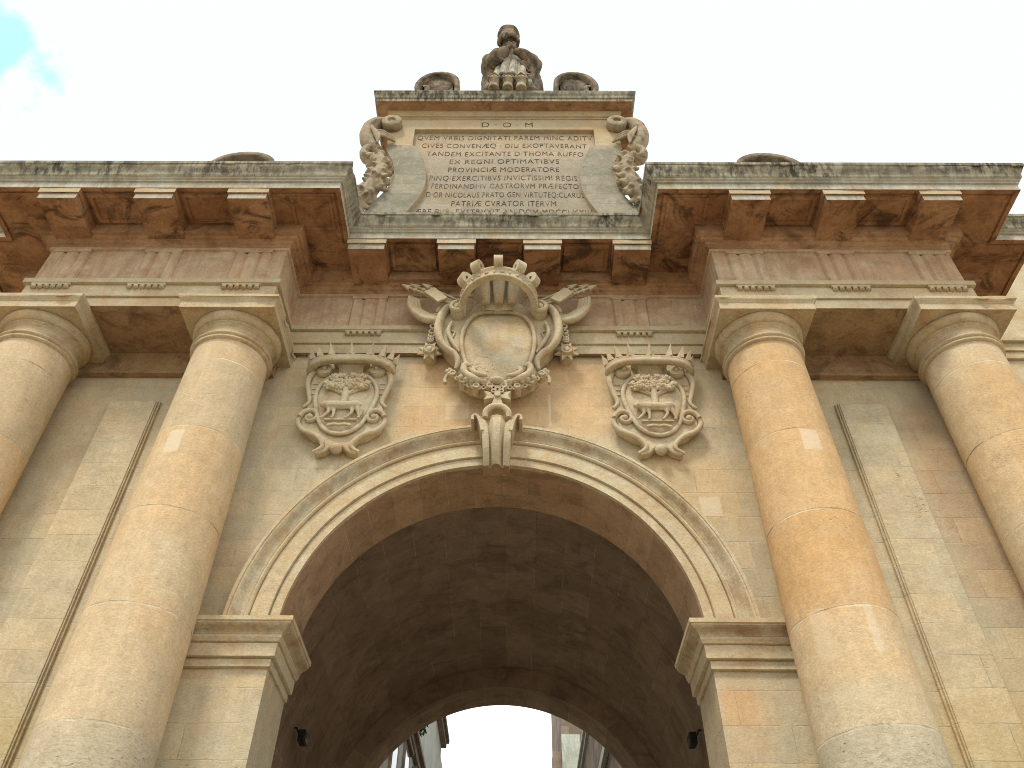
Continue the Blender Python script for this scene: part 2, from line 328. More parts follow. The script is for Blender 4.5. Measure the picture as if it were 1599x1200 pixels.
def keepbase(o, parent): BASE[o.name] = parent_base(parent); return o
def remesh(o, size, smooth=2, disp=None):
    m = o.modifiers.new('r', 'REMESH'); m.mode = 'VOXEL'; m.voxel_size = size; m.use_smooth_shade = True
    if smooth: q = o.modifiers.new('s', 'SMOOTH'); q.iterations = smooth; q.factor = .5
    dg = bpy.context.evaluated_depsgraph_get(); me = bpy.data.meshes.new_from_object(o.evaluated_get(dg)); mats = list(o.data.materials)
    o.modifiers.clear(); o.data = me; me.materials.clear()
    for x in mats: me.materials.append(x)
    if disp:
        me.update(); ns = [v.normal.copy() for v in me.vertices]
        for v, nn in zip(me.vertices, ns): v.co += nn*disp(v.co, nn)
    for p in me.polygons: p.use_smooth = True
    return o
def mirx(pts): return [(-x, z) for x, z in pts]
def spiral(cx, cz, r0, turns, a0, d=1, y=0., n=None, r1=.15):
    n = n or int(turns*16); o = []
    for i in range(n+1):
        t = i/n; r = r0*(1-t*(1-r1)); a = a0+d*2*PI*turns*t; o.append((cx+r*math.cos(a), y, cz+r*math.sin(a)))
    return o

# ---------------------------------------------------------------- ground
g_ = MB(); g_.add([(-400, -400, 0), (400, -400, 0), (400, 400, 0), (-400, 400, 0)], [(0, 1, 2, 3)])
o = g_.build('ground', 'ground'); o['kind'] = 'structure'

# ================================================================ THE GATE
ZT = 9.76                        # underside of the architrave
gate = thing('city_gate', 'baroque stone triumphal gate with paired columns, round arch and inscribed attic', 'city gate', (0, 0, 0))
XJ = 2.2; ZS = 5.652; XE = 6.80; XF0, XF1 = 2.945, 6.22; YD = .81; YV = 6.9; YB = 7.7
# front wall with arched opening
b = MB()
NA = 72; arc = [(-XJ*math.cos(PI*i/NA), ZS+XJ*math.sin(PI*i/NA)) for i in range(NA+1)]
ztop = ZT+.3
for i in range(NA):
    (xa, za), (xb, zb) = arc[i], arc[i+1]
    b.add([(xa, 0, za), (xb, 0, zb), (xb, 0, ztop), (xa, 0, ztop)], [(0, 1, 2, 3)])
b.add([(-XE, 0, 0), (-XJ, 0, 0), (-XJ, 0, ZS), (-XJ, 0, ztop), (-XE, 0, ztop)], [(0, 1, 2, 3, 4)])
b.add([(XJ, 0, 0), (XE, 0, 0), (XE, 0, ztop), (XJ, 0, ztop), (XJ, 0, ZS)], [(0, 1, 2, 3, 4)])
for s in (-1, 1):
    b.add([(s*XJ, 0, 0), (s*XJ, YD, 0), (s*XJ, YD, ZS), (s*XJ, 0, ZS)], [(0, 1, 2, 3)])
    b.add([(s*XE, 0, 0), (s*XE, YB, 0), (s*XE, YB, 11.6), (s*XE, 0, 11.6)], [(0, 1, 2, 3)])
b.build('wall', 'wall', gate)
# ring soffit (front arch reveal), rough voussoirs
b = MB(); vs = []
NR = 8
for i, (x, z) in enumerate(arc):
    for j in range(NR+1): vs.append((x, YD*j/NR, z))
b.add(vs, [[i*(NR+1)+j, i*(NR+1)+j+1, (i+1)*(NR+1)+j+1, (i+1)*(NR+1)+j] for i in range(NA) for j in range(NR)], 0, True)
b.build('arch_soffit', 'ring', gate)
# vault behind, far arch and body
b = MB(); RV, RF, ZF = 2.95, 2.68, 5.57
va = [(-RV*math.cos(PI*i/NA), ZS+RV*math.sin(PI*i/NA)) for i in range(NA+1)]
sec = [(-RV, 0)]+va+[(RV, 0)]
ys = [YD+(YV-YD)*j/12 for j in range(13)]
b.add([(x, y, z) for (x, z) in sec for y in ys], [[i*13+j, i*13+j+1, (i+1)*13+j+1, (i+1)*13+j] for i in range(len(sec)-1) for j in range(12)], 0, True)
for i in range(NA):   # back of the front ring
    b.add([(arc[i][0], YD, arc[i][1]), (arc[i+1][0], YD, arc[i+1][1]), (va[i+1][0], YD, va[i+1][1]), (va[i][0], YD, va[i][1])], [(0, 3, 2, 1)])
for s in (-1, 1): b.add([(s*XJ, YD, 0), (s*RV, YD, 0), (s*RV, YD, ZS), (s*XJ, YD, ZS)], [(0, 1, 2, 3)])
fa = [(-RF, 0)]+[(-RF*math.cos(PI*i/NA), ZF+RF*math.sin(PI*i/NA)) for i in range(NA+1)]+[(RF, 0)]
vo = [(-RV-.02, 0)]+[(-(RV+.02)*math.cos(PI*i/NA), ZS+(RV+.02)*math.sin(PI*i/NA)) for i in range(NA+1)]+[(RV+.02, 0)]
for i in range(len(fa)-1):
    b.add([(fa[i][0], YV, fa[i][1]), (fa[i+1][0], YV, fa[i+1][1]), (vo[i+1][0], YV, vo[i+1][1]), (vo[i][0], YV, vo[i][1])], [(0, 1, 2, 3)])
    b.add([(fa[i][0], YV, fa[i][1]), (fa[i+1][0], YV, fa[i+1][1]), (fa[i+1][0], YB, fa[i+1][1]), (fa[i][0], YB, fa[i][1])], [(0, 1, 2, 3)], 0, True)
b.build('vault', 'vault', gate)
b = MB()
for i in range(NA):
    (xa, za), (xb, zb) = fa[i+1], fa[i+2]
    b.add([(xa, YB, za), (xb, YB, zb), (xb, YB, 11.6), (xa, YB, 11.6)], [(3, 2, 1, 0)])
for s in (-1, 1): b.add([(s*RF, YB, 0), (s*XE, YB, 0), (s*XE, YB, 11.6), (s*RF, YB, 11.6)], [(0, 1, 2, 3)])
b.add([(-XE, 0, 11.62), (XE, 0, 11.62), (XE, YB, 11.62), (-XE, YB, 11.62)], [(0, 1, 2, 3)])
b.build('rear_wall', 'wall', gate)

# entablature plan line
yc, yg = -.08, -.90
plan = [(-XE, 1.3), (-XE, yc), (-XF1, yc), (-XF1, yg), (-XF0, yg), (-XF0, yc), (XF0, yc), (XF0, yg), (XF1, yg), (XF1, yc), (XE, yc), (XE, 1.3)]
# cores behind the mouldings
for s in (-1, 1):
    x0, x1 = sorted((s*(XF0+.01), s*(XF1-.01)))
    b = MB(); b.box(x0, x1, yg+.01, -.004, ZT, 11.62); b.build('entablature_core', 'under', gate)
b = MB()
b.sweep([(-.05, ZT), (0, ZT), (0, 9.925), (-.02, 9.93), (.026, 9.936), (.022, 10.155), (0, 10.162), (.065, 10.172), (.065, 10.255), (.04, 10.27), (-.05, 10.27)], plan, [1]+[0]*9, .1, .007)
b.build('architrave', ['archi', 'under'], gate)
b = MB(); b.sweep([(-.05, 10.262), (0, 10.262), (0, 10.93), (.03, 10.935), (.03, 11.0), (-.05, 11.0)], plan, 0, .15, .004)
b.build('frieze', 'frieze', gate)
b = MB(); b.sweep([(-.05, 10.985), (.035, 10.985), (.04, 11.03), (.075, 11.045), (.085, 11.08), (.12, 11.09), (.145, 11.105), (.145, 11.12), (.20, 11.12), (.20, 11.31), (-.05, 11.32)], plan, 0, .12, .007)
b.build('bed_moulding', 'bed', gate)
# cornice: soffit, corona, small mouldings, cyma
cyma = [(.875+.055*(t-math.sin(2*PI*t)/(2*PI)*.9), 11.50+.175*t) for t in [i/8 for i in range(9)]]
prof = [(.1, 11.30), (.70, 11.30), (.70, 11.315), (.735, 11.315), (.735, 11.29), (.80, 11.285), (.80, 11.41), (.825, 11.415), (.825, 11.44), (.85, 11.455), (.85, 11.475), (.868, 11.48)]
k0 = len(prof); prof += cyma+[(.94, 11.68), (.94, 11.735), (.6, 11.76), (-.3, 11.80)]
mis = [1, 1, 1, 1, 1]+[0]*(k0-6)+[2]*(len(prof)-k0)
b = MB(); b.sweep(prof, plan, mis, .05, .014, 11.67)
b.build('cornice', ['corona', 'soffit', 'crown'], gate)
# coffer frames between the mutules, thin raised borders on the soffit
def frame(b, x0, x1, y0, y1, z, w=.05, h=.025):
    b.box(x0, x1, y0, y0+w, z-h, z+.01); b.box(x0, x1, y1-w, y1, z-h, z+.01)
    b.box(x0, x0+w, y0+w+.001, y1-w-.001, z-h, z+.01); b.box(x1-w, x1, y0+w+.001, y1-w-.001, z-h, z+.01)
cf = [(xc, yc, .32, .69, .24, .05, .03) for xc in (-1.245, 0, 1.245)]+[(k*xc, yg, .32, .69, .24, .05, .03) for k in (-1, 1) for xc in (4.0, 5.28)]+[(k*2.58, yg, .28, .66, .12, .04, .015) for k in (-1, 1)]
for xc, yy, w_, a_, c_, fw_, fh_ in cf:
    b = MB(); frame(b, xc-w_, xc+w_, yy-a_, yy-c_, 11.30, fw_, fh_); b.build('coffer_frame', 'soffit', gate)
# mutules
def mutule_mb():
    b = MB(); w = .255
    b.box(-w, w, -.760, -.10, 11.085, 11.195, 1); b.box(-w-.02, w+.02, -.785, -.10, 11.195, 11.303, 1)
    b.box(-w-.002, w+.002, -.764, -.7595, 11.083, 11.192, 0); b.box(-w-.022, w+.022, -.789, -.7845, 11.193, 11.30, 2)
    return b
spots = [(-s_*x, yc) for s_ in (1, -1) for x in (1.88, .61)]+[(s_*x, yg) for s_ in (-1, 1) for x in (3.375, 4.635, 5.93)]
m0 = None
for x, y in spots:
    if m0 is None: m0 = mutule_mb().build('mutule', ['corona', 'soffit', 'archi'], gate, .006); mo = m0
    else: mo = m0.copy(); C.objects.link(mo)
    mo.parent = gate; mo.location = (x, y, 0)
# triglyphs with regula and guttae
def tri_mb():
    b = MB(); w = .25; z0, z1 = 10.27, 10.87
    xs = [-w, -w+.035, -w+.065, -w+.165, -w+.2, -w+.23, -.055]
    xs = xs[:4]+[-w+.20]
    pr = [(-.25, -.004), (-.225, -.036), (-.135, -.036), (-.095, -.008), (-.055, -.036), (.055, -.036), (.095, -.008), (.135, -.036), (.225, -.036), (.25, -.004)]
    n = len(pr); vs = [(x, y, z0) for x, y in pr]+[(x, y, z1) for x, y in pr]
    b.add(vs, [[i, i+1, n+i+1, n+i] for i in range(n-1)]+[list(range(n, 2*n)), list(range(n))[::-1]])
    b.box(-.256, .256, -.045, 0, z1, 10.932)
    return b
def gut_mb():
    b = MB(); b.box(-.255, .255, -.058, -.02, 10.135, 10.168)
    for i in range(6):
        x = -.215+.086*i; b.lathe([(.012, 10.135), (.026, 10.133), (.036, 10.075), (.012, 10.072), (.001, 10.072)], 10, x, -.045)
    return b
t0 = g0 = None
tsp = [(s_*x, yg) for s_ in (-1, 1) for x in (3.39, 4.64, 5.905)]+[(-1.88, yc), (1.88, yc)]
for x, y in tsp:
    if t0 is None: t0 = tri_mb().build('triglyph', 'frieze', gate, .004); g0 = gut_mb().build('guttae', 'archi', gate); a, c = t0, g0
    else: a = t0.copy(); c = g0.copy(); C.objects.link(a); C.objects.link(c)
    for q in (a, c): q.parent = gate; q.location = (x, y, 0)
# band under the architrave along the wall between the columns
for s in (-1, 1):
    x0, x1 = sorted((s*2.98, s*6.75)); b = MB()
    b.box(x0, x1, -.075, -.003, 9.40, ZT-.003); b.box(x0, x1, -.10, -.003, 9.345, 9.402)
    b.build('wall_band', ['under'], gate, .008)
# raised pilaster panels between columns
for s in (-1, 1):
    b = MB(); x0, x1 = sorted((s*4.34, s*5.0)); x2, x3 = x0+.035, x1-.035
    b.box(x0, x1, -.040, -.002, .8, 8.88); b.box(x2-.015, x3+.015, -.070, -.041, .85, 8.86); b.box(x2, x3, -.085, -.071, .88, 8.845)
    b.build('wall_panel', 'wall', gate, .006)

# columns
def column(x):
    r0, r1 = .525, .462
    sh = [(r0+.01, .9)]
    for i in range(41):
        t = i/40; z = .95+(9.13-.95)*t; r = r0-(r0-r1)*max(0, (t-.33)/.67)**1.35; sh.append((r, z))
    b = MB(); b.lathe(sh, 72, x, -.47)
    col = keepbase(b.build('column', 'column', gate), gate)
    b = MB(); n = 8
    b.lathe([(r1, 9.11), (r1+.035, 9.125), (r1+.04, 9.15), (r1+.018, 9.156)]+[(r1+.018+.035*math.sin(PI*i/n), 9.16+.075*i/n) for i in range(n+1)]+
            [(r1-.002, 9.245), (r1-.002, 9.36), (r1+.02, 9.375), (r1+.02, 9.395), (r1+.035, 9.40), (r1+.035, 9.42)]+
            [(r1+.030+.072*math.sin(PI/2*i/n), 9.42+.125*(1-math.cos(PI/2*i/n))) for i in range(n+1)]+[(.3, 9.548)], 72, x, -.47)
    b.build('capital', 'capital', col)
    b = MB(); hw = .60
    path = [(x-hw, .1), (x-hw, -.47-hw), (x+hw, -.47-hw), (x+hw, .1)]
    b.sweep([(-.2, 9.548), (0, 9.548), (0, 9.655), (.006, 9.66), (.015, 9.675), (.036, 9.70), (.045, 9.715), (.045, ZT-.004), (-.2, ZT-.004)], path, [1, 0, 0, 0, 0, 0, 0, 1], .05, .010, 9.71)
    b.box(x-hw+.19, x+hw-.19, -.47-hw+.19, .1, 9.549, ZT-.006, 1)
    b.build('abacus', ['archi', 'capital'], col)
    b = MB(); b.box(x-.75, x+.75, -1.22, .1, 0, .55); b.box(x-.68, x+.68, -1.15, .1, .551, .70)
    b.lathe([(.66, .70)]+[(.60+.07*math.sin(PI*i/8), .70+.12*i/8) for i in range(9)]+[(.56, .83), (.555, .87), (.525, .95)], 48, x, -.47)
    b.build('column_base', 'trim', col)
for x in (-5.915, -3.40, 3.40, 5.915): column(x)

# imposts
ip = [(-.05, 5.19), (.0, 5.19), (.005, 5.285), (-.012, 5.292), (.045, 5.30), (.048, 5.378), (.025, 5.385), (.085, 5.392), (.09, 5.525), (.075, 5.532), (.105, 5.54), (.115, 5.56), (.125, 5.575), (.125, 5.60)]
ip += [(.13+.085*(t-math.sin(2*PI*t)/(2*PI)*.9), 5.605+.095*t) for t in [i/6 for i in range(7)]]+[(.23, 5.705), (.23, 5.75), (-.05, 5.76)]
for s in (-1, 1):
    b = MB(); pth = [(-3.2, 0), (-2.22, 0), (-2.22, YD)] if s < 0 else [(2.22, YD), (2.22, 0), (3.2, 0)]
    mi = [0]*13+[1]*6+[0]*(len(ip)-20)
    b.sweep(ip, pth, mi, .08, .006); b.build('impost', ['trim', 'dirtcyma'], gate)
# archivolt
def ringsweep(b, prof, cz, a0, a1, n, mis=0):     # prof: (radius, y)
    m = len(prof); vs = []
    for i in range(n+1):
        a = a0+(a1-a0)*i/n
        for r, y in prof:
            q = noise.noise(Vector((math.cos(a)*r*3, y*8, math.sin(a)*r*3)))*.006
            vs.append(((r+q)*math.cos(a), y+q, cz+(r+q)*math.sin(a)))
    b.add(vs, [[i*m+j, i*m+j+1, (i+1)*m+j+1, (i+1)*m+j] for i in range(n) for j in range(m-1)], [mis[j] if isinstance(mis, (list, tuple)) else mis for i in range(n) for j in range(m-1)])
b = MB()
ap = [(2.2, .02), (2.2, -.045), (2.30, -.045), (2.306, -.02), (2.312, -.075), (2.495, -.075), (2.50, -.05), (2.505, -.10), (2.52, -.112), (2.535, -.10), (2.545, -.10)]
ap += [(2.55+.14*t, -.105-.075*(t-math.sin(2*PI*t)/(2*PI)*.8)) for t in [i/6 for i in range(7)]]+[(2.69, -.19), (2.725, -.19), (2.73, .02)]
ringsweep(b, ap, ZS, R(1.6), R(178.4), 120, [0]*10+[1]*6+[0]*4)
b.build('archivolt', ['trim', 'dirtcyma'], gate)
# keystone: fluted bracket flaring into two volutes
def keystone():
    b = MB(); n = 18
    zs = [7.71+(8.36-7.71)*i/n for i in range(n+1)]; rows = []
    for z in zs:
        t = (z-7.71)/(8.36-7.71); hw = .155+.012*t+.085*t**3.2; yf = -.20-.10*math.sin(PI*min(1, t*1.05))**.8-.14*t
        pr = [(-hw, -.01), (-hw, yf), (-hw+.075, yf-.012), (-hw*.62, yf+.005), (-hw*.48, yf+.045), (-hw*.36, yf+.01), (-hw*.22, yf-.03), (0, yf-.045)]
        rows.append(pr+[(-x, y) for x, y in pr[-2::-1]])
    m = len(rows[0]); vs = [(x+.012, y, z) for z, rw in zip(zs, rows) for x, y in rw]
    b.add(vs, [[i*m+j, i*m+j+1, (i+1)*m+j+1, (i+1)*m+j] for i in range(n) for j in range(m-1)], 0, False)
    b.add(vs[:m], [list(range(m))[::-1]], 1); b.add(vs[-m:], [list(range(m))])
    for s in (-1, 1):     # curled ears at the top
        pts = [(.012+s*(.20+.0), y_, z_) for y_, z_ in ((-.37, 8.20), (-.38, 8.28))]
        ear = [(s*.17+.012, 8.10), (s*.20+.012, 8.24), (s*.235+.012, 8.33), (s*.275+.012, 8.345), (s*.295+.012, 8.31), (s*.29+.012, 8.27)]
        e = catmull([(x, 0, z) for x, z in ear], 4)
        for q0, q1 in zip(e[:-1], e[1:]):
            th = .018; d = (q1-q0).normalized(); nn = Vector((-d.z, 0, d.x))*th
            vs = [q0-nn, q0+nn, q1+nn, q1-nn]
            b.add([(v.x, -.40, v.z) for v in vs]+[(v.x, -.02, v.z) for v in vs], [(0, 1, 2, 3), (0, 4, 5, 1), (1, 5, 6, 2), (2, 6, 7, 3), (3, 7, 4, 0)])
    return b
ks = keystone().build('keystone', ['carve', 'ring'], gate)

# ---------------------------------------------------------------- attic
AX = 2.17
def outl_attic():
    L_ = [(-2.17, 16.62), (-2.17, 15.34)]
    Cv = catmull([(-2.17, 15.3, 0), (-2.02, 14.94, 0), (-1.94, 14.57, 0), (-1.95, 14.19, 0), (-2.07, 13.8, 0), (-2.25, 13.42, 0), (-2.36, 13.1, 0)], 5)
    L_ += [(v.x, v.y) for v in Cv]+[(-2.36, 11.7)]
    return L_
def inl_attic():
    Cv = catmull([(-1.62, 15.42, 0), (-1.53, 15.22, 0), (-1.41, 14.77, 0), (-1.35, 14.28, 0), (-1.39, 13.86, 0), (-1.51, 13.48, 0), (-1.66, 13.1, 0), (-1.75, 12.6, 0)], 5)
    return [(-1.70, 16.04), (-1.69, 15.44)]+[(v.x, v.y) for v in Cv]+[(-1.75, 11.7)]
ol, il = outl_attic(), inl_attic()
b = MB(); ob = [(x, z) for x, z in ol]
b.poly(ob+[(-x, z) for x, z in ob[::-1]], .12, 1.0)
atc = keepbase(b.build('attic', 'attic', gate), gate)
# front frame: upper plain stone and lower weathered sides
def strip(b, A, B, y0, y1, mi=0):
    n = len(A)
    vs = [(x, y0, z) for x, z in A]+[(x, y0, z) for x, z in B]+[(x, y1, z) for x, z in A]+[(x, y1, z) for x, z in B]
    b.add(vs, [[i, i+1, n+i+1, n+i] for i in range(n-1)]+[[2*n+i, 2*n+i+1, i+1, i] for i in range(n-1)]+[[n+i, n+i+1, 3*n+i+1, 3*n+i] for i in range(n-1)]+[[0, n, 3*n, 2*n], [n-1, 3*n-1, 4*n-1, 2*n-1]], mi)
def resamp(pl, zs):
    o_ = []
    for z in zs:
        for (xa, za), (xb, zb) in zip(pl[:-1], pl[1:]):
            if (za-z)*(zb-z) <= 0 and za != zb: o_.append((xa+(xb-xa)*(z-za)/(zb-za), z)); break
    return o_
zs = [15.42-(15.42-11.72)*i/44 for i in range(45)]
for s in (-1, 1):
    b = MB(); A = resamp(ol, zs); B = resamp(il, zs)
    bulge = lambda P: P
    if s > 0: A, B = mirx(A), mirx(B)
    # gently convex stone: three strips across
    n = len(A); rows = []
    for k in range(7):
        t = k/6; y = -.0-.02*math.sin(PI*t); rows.append([(A[i][0]*(1-t)+B[i][0]*t, y, A[i][1]) for i in range(n)])
    vs = [v for rw in rows for v in rw]; fs = [[k*n+i, k*n+i+1, (k+1)*n+i+1, (k+1)*n+i] for k in range(6) for i in range(n-1)]
    b.add(vs, fs, 0, True)
    for P in (A, B):
        b.add([(x, 0, z) for x, z in P]+[(x, .125, z) for x, z in P], [[i, i+1, n+i+1, n+i] for i in range(n-1)], 1)
    b.add([(A[0][0], 0, A[0][1])]+[r_[0] for r_ in rows]+[(B[0][0], 0, B[0][1]), (B[0][0], .125, B[0][1]), (A[0][0], .125, A[0][1])], [list(range(11))])
    b.build('attic_frame_side', ['grey', 'attic'], atc)
b = MB(); b.poly([(-2.17, 15.421), (-2.17, 16.62), (2.17, 16.62), (2.17, 15.421), (1.69, 15.421), (1.70, 16.04), (-1.70, 16.04), (-1.69, 15.421)], 0, .119)
b.build('attic_frame_top', 'attic', atc, .006)
b = MB(); b.poly([(-1.78, 11.75), (1.78, 11.75), (1.78, 16.06), (-1.78, 16.06)], .085, .118)
b.build('inscription_panel', 'tablet', atc)
# cornice of the attic
b = MB()
pf = [(-.05, 16.42), (.02, 16.42), (.02, 16.455), (.05, 16.46), (.055, 16.50), (.085, 16.53), (.09, 16.60), (.27, 16.60), (.27, 16.59), (.295, 16.59), (.295, 16.68), (.315, 16.69), (.315, 16.71)]
pf += [(.32+.04*(t-math.sin(2*PI*t)/(2*PI)*.8), 16.715+.115*t) for t in [i/5 for i in range(6)]]+[(.365, 16.835), (.365, 16.88), (-.05, 16.90)]
b.sweep(pf, [(-AX, 1.0), (-AX, 0), (AX, 0), (AX, 1.0)], [0]*6+[1]*3+[3]*3+[3]*(len(pf)-13), .08, .008)
b.build('attic_cornice', ['attic', 'bed', 'attic', 'crown'], atc)
b = MB(); b.box(-2.5, 2.5, -.3, 1.3, 16.86, 16.91); b.build('attic_roof', 'crown', atc)
# inscription
LINES = [('D \u00b7 O \u00b7 M', -.43, .54, 16.12, .18, -.003), ('QVEM VRBIS DIGNITATI PAREM HINC ADITV', -1.64, 1.66, 15.79, .155, .082), ('CIVES CONVEN\u00c6Q \u00b7 DIU EXOPTAVERANT', -1.53, 1.54, 15.50, .15, .082),
 ('TANDEM EXCITANTE D\u00b7THOMA RUFFO', -1.42, 1.46, 15.21, .15, .082), ('EX REGNI OPTIMATIBVS', -.98, 1.01, 14.94, .15, .082), ('PROVINCI\u00c6 MODERATORE', -.99, 1.0, 14.66, .155, .082),
 ('PINQ\u00b7EXERCITIBVS INVICTISSIMI REGIS', -1.30, 1.31, 14.38, .16, .082), ('FERDINANDI\u00b7IV CASTRORVM PR\u00c6FECTO', -1.25, 1.32, 14.12, .155, .082), ('D\u00b7OR\u00b7NICOLAUS PRATO GEN\u00b7VIRTUTEQ:CLARUS', -1.32, 1.40, 13.84, .16, .082),
 ('PATRI\u00c6 CVRATOR ITERVM', -.87, .91, 13.57, .16, .082), ('\u00c6RE PVB\u00b7 EXSTRVXIT AN\u00b7DOM\u00b7MDCCLXXIV', -1.48, 1.51, 13.32, .155, .082)]
for tx, x0, x1, z, hh, yy in LINES:
    cu = bpy.data.curves.new('t', 'FONT'); cu.body = tx; cu.size = 1; cu.extrude = .0; cu.offset = -.012; cu.space_character = 1.12
    to = bpy.data.objects.new('t', cu); C.objects.link(to)
    dg = bpy.context.evaluated_depsgraph_get(); me = bpy.data.meshes.new_from_object(to.evaluated_get(dg)); bpy.data.objects.remove(to)
    xs_ = [v.co.x for v in me.vertices]; ys_ = [v.co.y for v in me.vertices]; h0 = .70
    for v in me.vertices:
        x = x0+(v.co.x-min(xs_))/(max(xs_)-min(xs_))*(x1-x0); zz = z+v.co.y/h0*hh
        jx = noise.noise(Vector((x*9, zz*9, 3)))*.006; v.co = Vector((x+jx, yy, zz+noise.noise(Vector((x*2.1, zz*.3, 9)))*.018+jx))
    me.materials.clear(); me.materials.append(M['letter']); lo_ = bpy.data.objects.new('inscription_line', me); C.objects.link(lo_); lo_.parent = atc
    sm = lo_.modifiers.new('t', 'SOLIDIFY'); sm.thickness = .004; sm.offset = 0
# big volutes and garlands down the attic sides
def volute(s):
    b = MB(); X = lambda x: s*x
    b.lathe([(.001, 0), (.07, 0), (.075, .01), (.075, .03), (.09, .035), (.17, .03), (.19, .015), (.19, -.16), (.001, -.16)], 28)
    vs = []
    for v in b.v: vs.append(Vector((X(-2.13)+v.x*s*-1, -.14-v.z, 16.10+v.y)))
    b.v = vs
    pth = catmull([(X(-2.2), -.02, 16.26), (X(-2.40), 0, 16.2), (X(-2.53), .02, 16.0), (X(-2.55), .04, 15.75), (X(-2.48), .04, 15.5), (X(-2.36), .02, 15.28), (X(-2.27), .0, 15.2)], 5)
    b.tube(pth, [.06, .13, .16, .17, .16, .13, .08], 12, 1.3)
    for k in range(3):
        b.tube(catmull([(X(-2.50+.05*k), -.12, 15.95-.1*k), (X(-2.40+.05*k), -.18, 15.62-.06*k), (X(-2.30), -.16, 15.3-.02*k)], 5), [.035, .04, .02], 6)
        b.tube(catmull([(X(-2.42), -.12, 15.72-.09*k), (X(-2.25), -.15, 15.66-.07*k), (X(-2.06+.03*k), -.06, 15.62-.08*k)], 5), [.04, .045, .02], 6)
    b.tube(catmull([(X(-2.28), 0, 15.24), (X(-2.44), -.02, 15.26), (X(-2.54), -.02, 15.12), (X(-2.50), -.02, 14.96), (X(-2.38), -.02, 14.93), (X(-2.28), -.02, 15.02)], 5), [.07, .07, .08, .08, .08, .05], 10, 1.6)
    o_ = b.build('volute', 'garland', atc); return o_
def garland(s):
    b = MB(); random.seed(11+s)
    pth = catmull([(s*-2.24, -.02, 14.9), (s*-2.16, -.04, 14.6), (s*-2.16, -.05, 14.3), (s*-2.22, -.05, 14.0), (s*-2.32, -.04, 13.7), (s*-2.45, -.02, 13.42), (s*-2.62, 0, 13.2), (s*-2.8, .05, 12.9)], 5)
    b.tube(pth, .12, 10, 1.5)
    for i, q in enumerate(pth[::2]):
        for k in range(6):
            a = random.uniform(-.6, PI+.6); rr = .14+.04*random.random()
            c = q+Vector((s*-math.cos(a)*rr*.9, -math.sin(a)*.13, random.uniform(-.05, .05)))
            if k % 2: b.ball(c, (.07, .065, .06), 9, 6)
            else:
                d = Vector((s*-math.cos(a)*.13, -math.sin(a)*.12, -.08)); b.tube([q+Vector((0, -.04, .05)), c, c+d*.8], [.05, .085, .04], 8, .6)
    return remesh(b.build('garland', 'garland', atc), .017, 1)
for s in (1, -1): volute(s); garland(s)

# small roof slab pieces over the wings
b = MB()
for s in (-1, 1):
    x0, x1 = sorted((s*6.3, s*7.6)); b.box(x0, x1, -.72, 1.0, 11.72, 11.95)
b.build('parapet', 'crown', gate, .01)

# ================================================================ ornaments resting on the tops
def scroll(name, label, cx, s, y0, y1, z, k=1., wd=1., hk=1.0):
    # curled pediment scroll: a spiral slab, its high curl towards s
    b = MB()
    path = [(v.x*wd, max(0, v.z)*hk) for v in catmull([(s*.44, 0, 0), (s*.46, 0, .30), (s*.42, 0, .52), (s*.25, 0, .66), (0, 0, .70), (-s*.28, 0, .62), (-s*.46, 0, .42), (-s*.48, 0, .22), (-s*.36, 0, .10), (-s*.24, 0, .18), (-s*.27, 0, .29), (-s*.34, 0, .28)], 5)]
    mirror_ = s
    P = [Vector((x, 0, zz))*k for x, zz in path]; n = len(P); th = .05*k
    o1, o2 = [], []
    for i in range(n):
        d = (P[min(i+1, n-1)]-P[max(i-1, 0)]).normalized(); nn = Vector((-d.z, 0, d.x))*th; o1.append(P[i]+nn); o2.append(P[i]-nn)
    for A, B in ((o1, o2),):
        vs = [(cx+v.x, y, z+v.z) for y in (y0, y1) for v in A]+[(cx+v.x, y, z+v.z) for y in (y0, y1) for v in B]
        b.add(vs, [[i, i+1, n+i+1, n+i] for i in range(n-1)]+[[2*n+i, 3*n+i, 3*n+i+1, 2*n+i+1] for i in range(n-1)]+[[i, 2*n+i, 2*n+i+1, i+1] for i in range(n-1)]+[[n+i, n+i+1, 3*n+i+1, 3*n+i] for i in range(n-1)], 0, True)
    b.box(cx-.34*k*wd, cx+.34*k*wd, y0+.12, y1-.03, z, z+.78*k*hk*.7); b.ball((cx, y0+.14, z+.5*k*hk), (.36*k*wd, .07, .34*k), 16, 8)
    b.box(cx-.28*k, cx+.20*k, y0+.08, y1-.05, z, z+.16*k); b.ball((cx+s*.2, (y0+y1)/2, z+.40*k), (.13*k, .12, .13*k), 12, 8)
    b.box(cx-.5*k*wd, cx+.5*k*wd, y0-.04, y1, z-.02, z+.06*k)
    b.ball((cx-s*.52*k*wd, y0+.06, z+.06*k), (.11*k, .1*k, .09*k)); 
    r_ = thing(name, label, 'stone scroll', (cx, (y0+y1)/2, z), 'curled scroll ornaments on the cornices')
    o_ = b.build('curl', 'statue', r_); return r_
scroll('pediment_scroll', 'grey curled stone scroll on the attic cornice to the left of the statue', -1.34, 1, -.24, .30, 16.90, 1.0, .84, 1.45)
scroll('pediment_scroll', 'grey curled stone scroll on the attic cornice to the right of the statue', 1.40, -1, -.24, .30, 16.90, 1.0, .84, 1.45)
scroll('pediment_scroll', 'weathered stone scroll rising behind the left cornice edge', -3.72, 1, -1.55, -1.05, 11.74, 1.0, .95)
scroll('pediment_scroll', 'weathered stone scroll rising behind the right cornice edge', 3.87, -1, -1.55, -1.05, 11.74, 1.0, .95)

# ---------------------------------------------------------------- statue of a robed saint
st = thing('statue', 'weathered stone statue of a bearded robed saint on top of the gate', 'statue', (.1, 0, 16.9))
b = MB(); SX = .10
def sv(x, y, z): return (SX+x, y, z)
